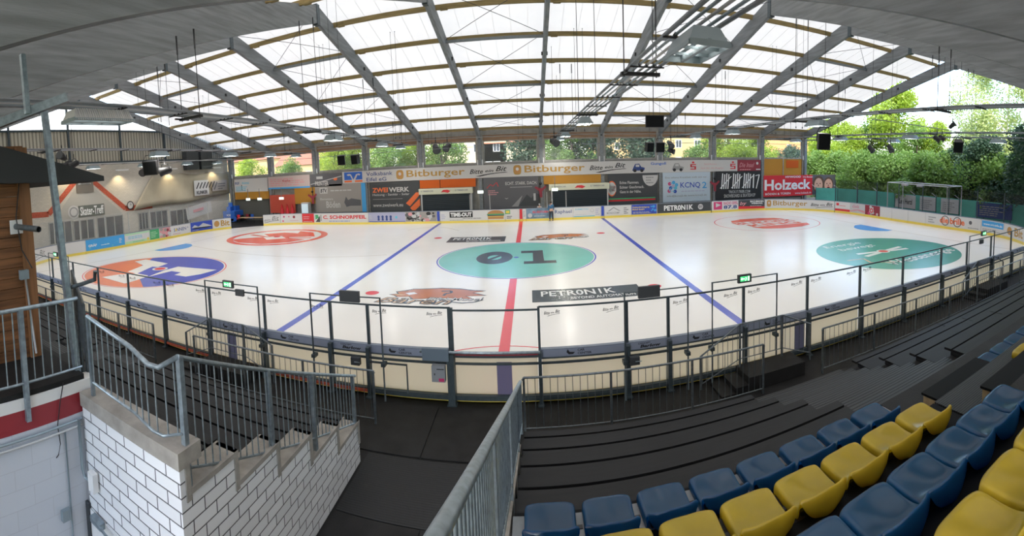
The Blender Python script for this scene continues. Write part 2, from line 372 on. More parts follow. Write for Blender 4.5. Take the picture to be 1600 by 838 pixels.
paint('floor_advert', petronik(.85, -8.05, 5.35, -6.45), 'dark slate advert on the near half of the ice')
paint('floor_advert', petronik(-5.05, 5.1, -.95, 7.2), 'dark slate advert on the far half of the ice')
def bear(cx, cy, L):
    def f(b):
        P = lambda x, y: (cx+x*L, cy+y*L)
        out = [(-.50, .02), (-.42, .06), (-.46, .13), (-.38, .17), (-.30, .24), (-.20, .25), (0, .29), (.2, .27), (.34, .22), (.48, .19), (.36, .13), (.50, .04), (.3, .02), (.40, -.08), (.22, -.05), (0, -.04), (-.12, -.08), (-.22, -.1), (-.28, -.02), (-.4, -.05), (-.44, .0)]
        poly(b, IZ, [P(x*1.05, y*1.1) for x, y in out], M_ICEDARK, .004); poly(b, IZ, [P(x, y) for x, y in out], M_ICEBEAR, .007)
        poly(b, IZ, [P(-.36, .09), P(-.27, .13), P(-.22, .08), P(-.30, .03)], M_ICEWHITE, .009); poly(b, IZ, [P(-.48, .03), P(-.42, .055), P(-.34, .03), P(-.38, .0)], M_ICETAN, .009)
        stroke(b, IZ, [P(.02, .19), P(.12, .2), P(.14, .14), (cx+.08*L, cy+.1*L), P(.07, .03)], .03*L, M_ICEDARK, .009)
        for k in range(4): poly(b, IZ, [P(-.45+.05*k, -.06+.01*k), P(-.43+.05*k, -.06+.01*k), P(-.46+.05*k, -.12)], M_ICEWHITE, .009)
        txt(b, 'Eifel-Mosel', IZ, cx-.08*L, cy-.13*L, cx+.5*L, cy-.03*L, M_ICEDARK, .2, .03, .010); txt(b, 'Eifel-Mosel', IZ, cx-.07*L, cy-.12*L, cx+.49*L, cy-.04*L, M_ICEWHITE, .2, -.005, .012)
        txt(b, 'Bären', IZ, cx-.60*L, cy-.26*L, cx+.2*L, cy-.07*L, M_ICEDARK, .35, .04, .010); txt(b, 'Bären', IZ, cx-.58*L, cy-.245*L, cx+.18*L, cy-.085*L, M_ICETAN, .35, -.01, .012)
        stroke(b, IZ, [P(.2, -.17), P(.3, -.2), P(.42, -.17), P(.5, -.1)], .02*L, M_ICEDARK, .01)
    return f
paint('floor_emblem', bear(-3.1, -7.2, 4.0), 'orange and brown animal emblem with lettering on the near half'); paint('floor_emblem', bear(3.0, 6.2, 3.9), 'orange and brown animal emblem with lettering on the far half')
for (x, y) in ((-6, 7), (6, 7), (-6, -7), (6, -7)):
    paint('face_off_dot', lambda b: (disc(b, IZ, x, y, .34, .34, M_ICEWHITE, .003, 24), disc(b, IZ, x, y, .30, .30, M_ICERED, .005, 24)))
for sx in (-1, 1):
    def crease(b):
        pp = [(sx*26, -1.8), (sx*25.3, -1.8)]+[(sx*(26-1.85*math.cos(t)), 1.8*math.sin(t)) for t in [-.9+1.8*k/10 for k in range(11)]]+[(sx*25.3, 1.8), (sx*26, 1.8)]
        poly(b, IZ, pp, M_ICESKY, .004)
    paint('goal_crease', crease, 'light blue goal crease on the %s' % ('left' if sx < 0 else 'right'))
# referee crease at the near boards, and hairline curves
paint('referee_crease', lambda b: ringp(b, IZ, 0, -15, 2.97, 3.03, M_ICERED, .004, 64) if False else stroke(b, IZ, [(3*math.cos(PI*k/30), -14.98+3*math.sin(PI*k/30)) for k in range(31)], .05, M_ICERED, .004))
paint('hairline', lambda b: (stroke(b, IZ, [(-26+ (18*k/30), 1.5+ .6*math.sin(k/7)-2.5*math.sin(PI*k/30)) for k in range(31)], .06, M_ICELINE, .003),
                             stroke(b, IZ, [(-9.5+4.5*k/14, 11.0+1.7*math.sin(k/14*PI*1.1)) for k in range(15)], .06, M_ICELINE, .003)))
# end-zone circles
def circ_nl(b):
    cx, cy = -20, -7
    ringp(b, IZ, cx, cy, 4.46, 4.52, M_ICERED, .004, 72)
    # orange lower left, blue upper right
    disc(b, IZ, cx, cy, 4.36, 4.36, M_ICEORANGE, .004, 72)
    poly(b, IZ, [(cx+4.36*math.cos(-.85+k*(2.45+.85)/60), cy+4.36*math.sin(-.85+k*(2.45+.85)/60)) for k in range(61)]+[(cx-2.2, cy+.9), (cx-.2, cy-1.2)], M_ICEBLUE, .0055)
    q = lambda L_: [(lambda p: (p.x, p.y))(at(x, y, 'z', 0)) for x, y in L_]
    poly(b, IZ, q([(211, 409), (228, 405.7), (262.5, 412), (247, 417.6), (238, 417), (214, 428), (199, 425), (224, 415)]), M_ICE, .0065)
    poly(b, IZ, q([(159, 433.4), (188, 429), (232, 432), (211, 439), (195, 443.5)]), M_ICE, .0070)
    poly(b, IZ, q([(255, 423.4), (278, 417), (338.6, 422), (313, 429), (290, 432.6), (272.5, 430), (283, 426), (268, 424), (231, 433)]), M_ICE, .0075)
    poly(b, IZ, q([(232, 433.6), (268, 432), (300, 437), (284, 443.5), (262, 440)]), M_ICEBLUE, .0080)
    poly(b, IZ, q([(188, 429.5), (214, 427.5), (232, 431), (211, 438)]), M_ICE, .0085)
    disc(b, IZ, -19.9, -6.6, .5, .5, M_ICEWHITE, .010, 24); disc(b, IZ, -19.9, -6.6, .36, .36, M_ICERED, .012, 24)
paint('end_zone_circle', circ_nl, 'blue and orange end-zone circle with white arrow shapes')
def circ_fl(b):
    cx, cy = -20, 7
    ringp(b, IZ, cx, cy, 3.85, 4.4, M_ICERED2, .004, 72)
    q = lambda L_: [(cx+x, cy+y) for x, y in L_]
    poly(b, IZ, q([(-3.3, -2.3), (-1.6, -3.4), (0.8, -3.6), (2.6, -2.5), (3.3, -.9), (1.2, -.7), (0, -1.6), (-1.2, -.4), (-2.2, -1.0)]), M_ICERED2, .005)
    poly(b, IZ, q([(-2.2, 1.2), (-.9, .1), (0, .9), (1.1, -.1), (3.4, .6), (2.2, 2.6), (.4, 3.4), (.9, 2.1), (-.7, 2.4)]), M_ICERED2, .006)
    stroke(b, IZ, q([(-3.2, .6), (-1.0, -.2), (.2, .7), (1.5, -.6), (3.4, -.1)]), .35, M_ICERED2, .007)
    disc(b, IZ, cx, cy, .3, .3, M_ICERED, .008, 20)
paint('end_zone_circle', circ_fl, 'red end-zone circle with white wing shapes')
def circ_fr(b):
    cx, cy = 20, 7
    ringp(b, IZ, cx, cy, 4.44, 4.5, M_ICERED, .004, 72)
    q = lambda x, y: (cx+x*.92-y*.1, cy-.4+y*.95)
    poly(b, IZ, [q(*p) for p in [(-2.9, 1.5), (-2.4, 2.5), (-1, 3.1), (1, 3.1), (2.4, 2.5), (2.9, 1.5)]], M_ICERED2, .004); poly(b, IZ, [q(*p) for p in [(-2.9, -1.5), (2.9, -1.5), (2.4, -2.5), (1, -3.1), (-1, -3.1), (-2.4, -2.5)]], M_ICERED2, .004)
    f2 = lambda u, v, w: IZ(q(u, v)[0], q(u, v)[1], w)
    txt(b, 'BURGER', f2, -3.1, .1, 3.1, 1.35, M_ICERED2, 0, .03, .006); txt(b, 'KING', f2, -2.6, -1.35, 2.6, -.08, M_ICERED2, 0, .03, .006)
paint('end_zone_circle', circ_fr, 'thin red end-zone circle around red bun-shaped lettering')
def circ_nr(b):
    cx, cy = 20, -7
    disc(b, IZ, cx, cy, 4.35, 4.35, M_ICEGREEN, .004, 72)
    for a in (.25, PI-.35, PI+.35, -.35):
        dx, dy = math.cos(a), math.sin(a); stroke(b, IZ, [(cx-.3+dx*.45, cy+.2+dy*.35), (cx-.3+dx*1.9, cy+.2+dy*1.1)], .32, M_ICEWHITE, .007)
    disc(b, IZ, cx-.3, cy+.2, .42, .42, M_ICEWHITE, .008, 20); disc(b, IZ, cx-.3, cy+.2, .3, .3, M_ICERED, .010, 20)
    txt(b, 'Energie', IZ, cx-2.5, cy+2.6, cx+.4, cy+3.4, M_ICEWHITE, .1, .0, .007); txt(b, 'bewegt', IZ, cx-2.2, cy+1.5, cx+.6, cy+2.3, M_ICEWHITE, .1, .0, .007)
    txt(b, 'Westenergie', IZ, cx-2.4, cy-2.9, cx+3.3, cy-1.7, M_ICEWHITE, .0, .01, .007)
    stroke(b, IZ, [(cx-3.6, cy-.3), (cx-2.6, cy-.5), (cx-2.9, cy-1.4), (cx-1.8, cy-2.1)], .12, M_ICETAN, .007)
paint('end_zone_circle', circ_nr, 'green end-zone circle with a white cross and lettering')
# --- hall floor, apron, ground
b = B(); n = 160; inner = [ring(TOT*k/n, .06)[0] for k in range(n)]
def outer(p):      # radial push to the hall rectangle
    return Vector((max(-36, min(34, p.x*2)), max(-34, min(26, p.y*3)), 0))
b.box(-34.6, -32, -.30, 40, 26, -.20); struct('floor_slab', b, M_CONCD)
b = B()
out = []
for p in inner:
    k = min((34.5/abs(p.x)) if p.x else 9e9, (26./abs(p.y) if p.y > 0 else 30./abs(p.y)) if p.y else 9e9); out.append(Vector((p.x*k, p.y*k, 0)))
b.add([(p.x, p.y, -.01) for p in inner]+[(p.x, p.y, -.01) for p in out], [(k, (k+1) % n, n+(k+1) % n, n+k) for k in range(n)])
struct('floor_apron', b, M_RUBBER)
b = B(); b.box(-200, -150, -1.2, 220, 200, -.45); tag(b.build('ground_outside', mat('grass_ground', (.09, .14, .04), .9, var=.4, vscale=1.5)), kind='structure')
# ribbed rubber mats in the passage to the gate
for k, (x0, x1, y0, y1, rib) in enumerate([(-2.3, .5, -18.6, -17.1, 1), (-2.3, -.9, -21.6, -18.62, 0), (-.88, .5, -21.6, -18.62, 0), (-2.9, -1.3, -17.05, -15.3, 0), (-1.28, .3, -17.05, -15.3, 0)]):
    b = B(); b.box(x0, y0, -.008, x1, y1, .008+.002*k)
    tag(b.build('rubber_mat', M_MAT if rib else M_RUBBER), ['ribbed black rubber mat across the passage floor', 'smooth dark floor plate beside the white block wall', 'smooth dark floor plate beside the divider railing', 'dark floor plate in front of the left gate post', 'dark floor plate in front of the score box post'][k], 'mat', 'mats on the passage floor')
# --- frames, purlins, roof
FX = [2.1+6*k for k in range(-6, 6)]
YR, ZR = -3.0, 13.45            # ridge, underside
def zu(y): return ZR-.265*(y-YR) if y >= YR else ZR-.30+.308*(y-YR)      # underside of the frames
def zt(y): return 14.62-.272*(y-YR) if y >= YR else 14.62+.250*(y-YR)    # roof sheets
for i, x in enumerate(FX):
    b = B()
    ysf = [18.5, 10, YR]; w = .11
    for (ya, yb) in ((18.6, YR), (YR, -29)):
        vs = [(x+s*w, y, z) for s in (-1, 1) for (y, z) in ((ya, zu(ya)), (yb, zu(yb) if yb < YR else ZR), (yb, zt(yb)-.22), (ya, zt(ya)-.22))]
        b.add(vs, [(0, 1, 2, 3), (7, 6, 5, 4), (0, 4, 5, 1), (1, 5, 6, 2), (2, 6, 7, 3), (3, 7, 4, 0)])
    o = struct('ceiling_beam', b, M_BEAM)
    bb = B(); bb.box(x-w-.03, YR-.16, ZR-.12, x+w+.03, YR+.16, ZR+1.0); bb.build('ridge_joint', M_FRAME, o)
    bb = B()
    for y in (3.5, 9.8, 15.4): bb.box(x-w-.09, y-.08, zu(y)+.35, x+w+.09, y+.08, zu(y)+.55)
    bb.build('tie_plate', M_ROD, o)
PY = [17.9, 14.75, 11.6, 8.45, 5.3, 2.15, -1.0, -5.0, -8.1, -11.2, -14.3, -17.4, -20.5, -23.6, -26.7]
for y in PY:
    b = B(); z = zt(y)-.22
    b.bar((-34.2, y, z), (32.4, y, z), .14, .26)
    for x in FX:                       # splice blocks beside the frames
        b.box(x+.35, y-.10, z-.17, x+.75, y+.10, z+.08)
    struct('ceiling_purlin', b, M_PURLIN)
SLP = .272
for k in range(len(FX)-1):
    for s in (1, -1):
        y0, y1 = (YR, 19.3) if s > 0 else (-29, YR)
        b = B(); x0, x1 = FX[k], FX[k+1]
        b.add([(x0, y0, zt(y0)), (x1, y0, zt(y0)), (x1, y1, zt(y1)), (x0, y1, zt(y1))], [(0, 1, 2, 3)])
        o = struct('ceiling_panel', b, M_ROOF)
        bb = B()
        for q in range(1, 6):
            xx = x0+(x1-x0)*q/6; bb.bar((xx, y0, zt(y0)-.006), (xx, y1, zt(y1)-.006), .010, .008)
        bb.build('sheet_seam', M_ROOF, o)
# steel struts and wind bracing in every second bay
for k in (1, 3, 5, 7, 9):
    x0, x1 = FX[k]+.11, FX[k+1]-.11
    for y in (14.75-.5, 8.45-.5, 2.15-.5):
        b = B(); z = zt(y)-.62; b.bar((x0, y, z), (x1, y, z), .15, .15, None); struct('ceiling_strut', b, M_STEEL)
    b = B()
    for ya, yb in ((17.6, 14.2), (14.2, 8), (8, 1.7), (1.7, -3.2)):
        for p, q in (((x0, ya), (x1, yb)), ((x1, ya), (x0, yb))):
            b.tube([(p[0], p[1], zt(p[1])-.45), (q[0], q[1], zt(q[1])-.45)], .016, 5)
    struct('ceiling_bracing', b, M_ROD)
# --- far wall: columns, header, windows, wall behind the banners
YW = 18.5
b = B(); b.box(-34.5, YW, 7.62, 32.2, YW+.3, 8.15); struct('wall_far_header', b, M_BROWN)
b = B(); b.box(-34.5, YW-.05, 8.15, 32.2, YW+.3, 8.9); struct('wall_far_top', b, M_FARWALL)
for i, x in enumerate(FX):
    b = B(); b.box(x-.32, YW-.12, 0, x+.32, YW+.35, 8.6, M_COLW)
    b.box(x-.17, YW-.35, 0, x+.17, YW-.12, 7.75, M_BEAM); b.box(x-.28, YW-.2, 5.25, x+.28, YW-.125, 5.75, M_WHITE)
    struct('wall_far_column', b)
for k in range(len(FX)-1):
    x0, x1 = FX[k]+.33, FX[k+1]-.33
    b = B()
    for (a, c, d, e) in ((x0, 5.35, x1, 5.5), (x0, 7.5, x1, 7.62), (x0, 5.5, x0+.1, 7.5), (x1-.1, 5.5, x1, 7.5)): b.box(a, YW+.05, c, d, YW+.2, e)
    o = struct('window_%d' % (k+1), b, M_COLW)
    bb = B(); bb.box(x0+.1, YW+.11, 5.5, x1-.1, YW+.12, 7.5); bb.build('pane', M_WINGLASS, o)
    # wall below the sill
    if k < 10:
        b = B(); b.box(x0, YW+.05, 0, x1, YW+.2, 5.35); struct('wall_far_infill', b, M_FARWALL)
    else:
        b = B(); b.box(x0, YW+.05, 3.4, x1, YW+.12, 5.35, M_OCHRE); b.box(x0, YW+.05, 0, x1, YW+.2, 3.4, M_FARWALL); b.box((x0+x1)/2-.06, YW, 3.4, (x0+x1)/2+.06, YW+.2, 5.35, M_COLW); struct('wall_far_infill', b)
        b = B(); b.box(x0+3.1, YW+.0, 4.3, x1-.5, YW+.04, 5.2); tag(b.build('orange_panel', M_ORANGE), 'small orange patch on the ochre panels at the hall corner', 'panel')
# coloured panels between banners (daylight shows through them)
def panel(name, pxa, pxb, z0, z1, m, label, cat='panel', y=18.10):
    a, c = atx(pxa, 'y', y), atx(pxb, 'y', y); b = B(); b.box(a.x, y, z0, c.x, y+.04, z1); return tag(b.build(name, m), label, cat)
panel('orange_panel', 690, 745, 3.14, 3.96, M_ORANGE, 'glowing orange panel above the shuttered kiosk left of the centre line')
panel('ochre_panel', 851, 940, 3.14, 3.96, M_OCHRE, 'ochre yellow panel above the shuttered kiosk right of the centre line')
panel('ochre_panel', 658, 689, 3.14, 3.96, M_ORANGE, 'orange panel between the black and orange banner and the kiosk')
panel('translucent_panel', 423, 462, .9, 3.0, col('panel_red', (.50, .07, .04)), 'red translucent panel left of the ochre panel by the gate')
panel('ochre_panel', 462, 494, 1.9, 3.95, M_OCHRE, 'ochre panel beside the figures left of the glove banner')
panel('ochre_panel', 369, 422, 2.6, 3.5, M_OCHRE, 'long ochre strip under the white banner above the machine bay')
b = B(); b.box(2.5, -29.3, -.3, 34, -29.0, 8.3); struct('wall_near_blocker', b, M_FARWALL)  # unseen rear wall, added only behind the right stand to keep the benches dark
# --- left wall (end of the hall)
XL = -34.5
b = B(); b.box(XL-.3, -32, 0, XL, 18.6, 7.8); struct('wall_left', b, M_WBRICK)
b = B(); b.box(XL-.25, -32, 7.8, XL-.05, 18.6, 10.9); struct('wall_left_cladding', b, M_CORR)
b = B(); b.box(XL-.1, -32, 7.7, XL+.05, 18.6, 7.9, M_FRAME); b.box(XL-.1, -32, 10.82, XL+.05, 9.5, 11.0, M_FRAME)
for y in (-22, -16, -10, -4, 2, 8, 14): b.box(XL-.05, y-.09, 7.9, XL+.12, y+.09, zt(y)-.4, M_FRAME)
struct('wall_left_post', b)
b = B()
yy = [-29+1*k for k in range(0, 48)]
b.add([(XL-.12, y, 10.9) for y in yy]+[(XL-.12, y, max(10.92, zt(y)-.1)) for y in yy], [(i, i+1, len(yy)+i+1, len(yy)+i) for i in range(len(yy)-1)])
o = struct('window_12', b, M_POLY)
b = B()
for k in range(90): b.bar((XL-.1, -29+.5*k, 10.9), (XL-.1, -29+.5*k, max(10.95, zt(-29+.5*k)-.1)), .03, .02)
b.build('glazing_bar', M_GREYB, o)
# painted red stripe and gable outline on the brick
WL = lambda u, v, w: Vector((XL+.012+w, u, v))
b = B()
def wl(px, py): p = at(px, py, 'x', XL+.01); return (p.y, p.z)
stroke(b, WL, [wl(36, 338), wl(76, 335), wl(117, 284)], .5, M_REDK, .004)
stroke(b, WL, [wl(146, 284), wl(196, 326), wl(238, 322)], .5, M_REDK, .004)
poly(b, WL, [wl(82, 348), wl(119, 292), wl(146, 292), wl(190, 332), wl(190, 352)], col('gable_grey', (.42, .40, .36)), .002)
tag(b.build('wall_left_stripe', None), kind='structure')
def on_left(name, px0, py0, px1, py1, m, label, cat, d=.08):
    a, c = wl(px0, py0), wl(px1, py1); b = B(); b.box(XL+.02, a[0], a[1], XL+.02+d, c[0], c[1]); return b, a, c
t = thing('scoreboard', 'brown scoreboard at the peak of the red painted gable', 'scoreboard', (XL, *wl(118, 300)))
b, a, c = on_left('', 118, 281, 146, 300, None, '', ''); b.build('panel', col('score_brown', (.16, .14, .115)), t)
bb = B(); stripes(bb, WL, a[0]+.2, a[1]-.5, a[0]+1.6, a[1]-.2, M_GREYB, 1, .09); stripes(bb, WL, c[0]-1.4, a[1]-.5, c[0]-.2, a[1]-.2, M_GREYB, 1, .09); bb.build('lettering', None, t)
t = thing('sign', 'grey sign with white lettering and a round white emblem at its left', 'sign', (XL, *wl(120, 335)))
b, a, c = on_left('', 122, 322, 163, 335, None, '', ''); b.build('panel', col('sign_grey', (.13, .14, .125)), t)
bb = B(); txt(bb, 'Skater-Treff', WL, a[0]+.15, c[1]+.12, c[0]-.1, a[1]-.12, M_WHITE, 0, .02, .09); bb.build('lettering', None, t)
bb = B(); ringp(bb, WL, a[0]-.55, (a[1]+c[1])/2, .0, .62, M_WHITEB, .06, 24); ringp(bb, WL, a[0]-.55, (a[1]+c[1])/2, .35, .48, K_MID, .07, 24); bb.build('emblem', None, t)
t = thing('wall_clock', 'round white clock at the end of the red gable line', 'clock', (XL, *wl(203, 321)))
b = B(); p = wl(203, 321); disc(b, WL, p[0], p[1], .38, .38, M_WHITEB, .06); ringp(b, WL, p[0], p[1], .34, .44, K_, .08); b.build('dial', None, t); bb = B(); stroke(bb, WL, [(p[0], p[1]+.25), (p[0], p[1]), (p[0]+.15, p[1]+.1)], .04, K_, .09); bb.build('hand', None, t)
# shop windows of the skaters' room
wins = [(76, 348, 113, 372), (114, 345, 148, 366), (151, 340, 193, 362), (216, 333, 232, 352), (234, 331, 262, 348), (265, 329, 297, 345)]
for k, (x0, y0, x1, y1) in enumerate(wins):
    a, c = wl(x0, y0), wl(x1, y1); z1, z0 = a[1], max(.2, c[1]-.4); b = B()
    b.box(XL, a[0], z0, XL+.06, c[0], z0+.1); b.box(XL, a[0], z1-.1, XL+.06, c[0], z1)
    for q in range(4):
        y = a[0]+(c[0]-a[0])*q/3; b.box(XL, y-.05, z0, XL+.06, y+.05, z1)
    o = struct('window_%d' % (13+k), b, col('window_frame_pale', (.34, .33, .30)))
    bb = B(); bb.box(XL+.005, a[0], z0, XL+.02, c[0], z1); bb.build('pane', mat('dark_window', (.09, .09, .09), .15, var=.3, vscale=.8), o)
# grey curtain and signs at the far-left corner
def wlb(name, px0, py0, px1, py1, m, label, cat, off=.38):
    a, c = wl(px0, py0), wl(px1, py1); b = B(); b.box(XL+off, a[0], a[1], XL+off+.05, c[0], c[1]); return b.build(name, m), a, c
o, a, c = wlb('banner', 299, 283, 323, 304, M_WHITEB, '', ''); tag(o, 'white banner with slanted black bars hung on the left end wall', 'banner')
bb = B()
for k in range(6): stroke(bb, WL, [(a[0]+.3+k*.55, c[1]+.8), (a[0]+.8+k*.55, a[1]-.25)], .16, K_, .45)
txt(bb, 'KLINKER', WL, a[0]+.3, c[1]+.15, c[0]-.3, c[1]+.55, K_, 0, .02, .45); bb.build('lettering', None, o)
o, a, c = wlb('banner', 327, 283, 351, 297, K_TAUPE, '', ''); tag(o, 'taupe banner with dark bars right of the white slanted-bar banner', 'banner')
bb = B(); stripes(bb, WL, a[0]+1, c[1]+.2, c[0]-.3, a[1]-.2, K_DKGREY, 3, .45)
stroke(bb, WL, [(a[0]+.3, c[1]+.2), (a[0]+.9, a[1]-.2)], .2, K_DKGREY, .45); bb.build('lettering', None, o)
ta, tb, tc, td = wl(206, 329), wl(357, 303), wl(238, 272), wl(357, 268)
b = B(); NU, NV = 40, 6; vs = []
for i in range(NU+1):
    u = i/NU
    for j in range(NV+1):
        v = j/NV; y = (ta[0]*(1-u)+tb[0]*u)*(1-v)+(tc[0]*(1-u)+td[0]*u)*v; z = (ta[1]*(1-u)+tb[1]*u)*(1-v)+(tc[1]*(1-u)+td[1]*u)*v
        z += .12*math.sin(u*9)*(1-v)-.22*abs(math.sin(u*PI*3))*v
        vs.append((XL+.08+.03*math.sin(u*31+v)+.22*(1-v)**2+.04*math.sin(u*13), y, z))
b.add(vs, [(i*(NV+1)+j, (i+1)*(NV+1)+j, (i+1)*(NV+1)+j+1, i*(NV+1)+j+1) for i in range(NU) for j in range(NV)], None, True)
o = b.build('tarpaulin', mat('tarpaulin', (.36, .32, .24), .8, var=.12, vscale=.5)); tag(o, 'beige tarpaulin draped along the far part of the left end wall', 'tarpaulin')
md = o.modifiers.new('thick', 'SOLIDIFY'); md.thickness = .02
# dark switchboard boxes high on the left wall
t = thing('switch_cabinet', 'dark electrical cabinet high on the left wall under the roof beam', 'cabinet', (XL+.3, 11.5, 6.6))
for k in range(2):
    bb = B(); bb.box(XL+.1, 10.6+k*2.4, 6.6, XL+.7, 12.6+k*2.4, 8.7); bb.build('door', K_GRAPH, t)
# door opening of the machine bay in the far-left corner
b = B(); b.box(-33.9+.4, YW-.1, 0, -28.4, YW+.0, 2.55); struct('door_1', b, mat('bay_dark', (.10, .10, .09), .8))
#PART2
# ================================================================== FAR AND END DASHER BOARDS (each advert panel one thing)
def dasher(sa, sb, label, face=M_BOARDW, art=None, group=None, z1=1.13):
    """one board panel between ring positions sa and sb; art(b, fn, L, z0, z1) paints its ice side"""
    L = sb-sa; n = max(1, int(L/.25)); mid = ring((sa+sb)/2)[0]
    t = thing('dasher_board', label, 'rink board', (mid.x, mid.y, 0), group)
    def slab(b, off0, off1, za, zb, m):
        vs = []
        for i in range(n+1):
            s = sa+.01+(L-.02)*i/n
            for (o_, z) in ((off0, za), (off1, za), (off1, zb), (off0, zb)): p = ring(s, o_)[0]; vs.append((p.x, p.y, z))
        fs = [(0, 1, 2, 3), tuple(4*n+q for q in (3, 2, 1, 0))]
        for i in range(n):
            for q in range(4): fs.append((4*i+q, 4*i+(q+1) % 4, 4*i+4+(q+1) % 4, 4*i+4+q))
        b.add(vs, fs, m)
    b = B(); slab(b, 0, .10, .20, z1, face); b.build('panel', face, t)
    b = B(); slab(b, -.015, .12, 0.0, .20, M_YEL); b.build('kick_plate', M_YEL, t)
    b = B(); slab(b, -.02, .14, z1, z1+.04, M_RAILG if face is not M_BOARDT else M_RAILG); b.build('cap_rail', M_GREYB, t)
    if art:
        bb = B(); art(bb, lambda u, v, w: ringfn(sa+.03+u, v, .004+w), L-.06); 
        if bb.f: bb.build('print', None, t)
    return t
Z0, Z1 = .24, 1.08
def bgart(c, *rest):
    def f(b, fn, L):
        rect(b, fn, 0, .21, L, 1.12, c, .002, max(1, int(L/.25)))
        for r in rest: r(b, fn, L)
    return f
def T(s, u0, v0, u1, v1, m, bold=.01, shear=0): return lambda b, fn, L: txt(b, s, fn, u0*L, v0, u1*L, v1, m, shear, bold)
def R(u0, v0, u1, v1, m, w=.003): return lambda b, fn, L: rect(b, fn, u0*L, v0, u1*L, v1, m, w, max(1, int((u1-u0)*L/.25)))
def S(u0, v0, u1, v1, m, n): return lambda b, fn, L: stripes(b, fn, u0*L, v0, u1*L, v1, m, n)
def D(u, v, r, m, w=.005): return lambda b, fn, L: disc(b, fn, u*L, v, r, r, m, w, 20)
def RG(u, v, r0, r1, m, w=.006): return lambda b, fn, L: ringp(b, fn, u*L, v, r0, r1, m, w, 28)
def P_(pts, m, w=.004): return lambda b, fn, L: poly(b, fn, [(u*L, v) for u, v in pts], m, w)
def BI(u0, v0, u1, v1, m=K_): return lambda b, fn, L: bitte(b, fn, u0*L, v0, u1*L, v1, m)
def BB_(u0, v0, u1, v1, crest=True): return lambda b, fn, L: bitburger(b, fn, u0*L, v0, u1*L, v1, K_GOLD, crest)
def blobs(u0, v0, u1, v1, mats, n, r=.12, seed=1):
    def f(b, fn, L):
        rn = random.Random(seed)
        for k in range(n):
            rr = r*(.5+rn.random()); disc(b, fn, L*(u0+(u1-u0)*rn.random()), v0+(v1-v0)*rn.random(), rr, rr*.8, rn.choice(mats), .003+.0003*k, 9)
    return f
def burger(b, fn, L, u=.5, h=.8):
    c = u*L
    disc(b, fn, c, .75, .75, .34, K_BUN, .004, 24, 0, PI); rect(b, fn, c-.8, .66, c+.8, .76, K_GREEN, .006); rect(b, fn, c-.75, .54, c+.75, .66, K_DKGREY, .005); rect(b, fn, c-.78, .50, c+.78, .55, K_YEL, .007); rect(b, fn, c-.72, .28, c+.72, .50, K_BUN, .004)
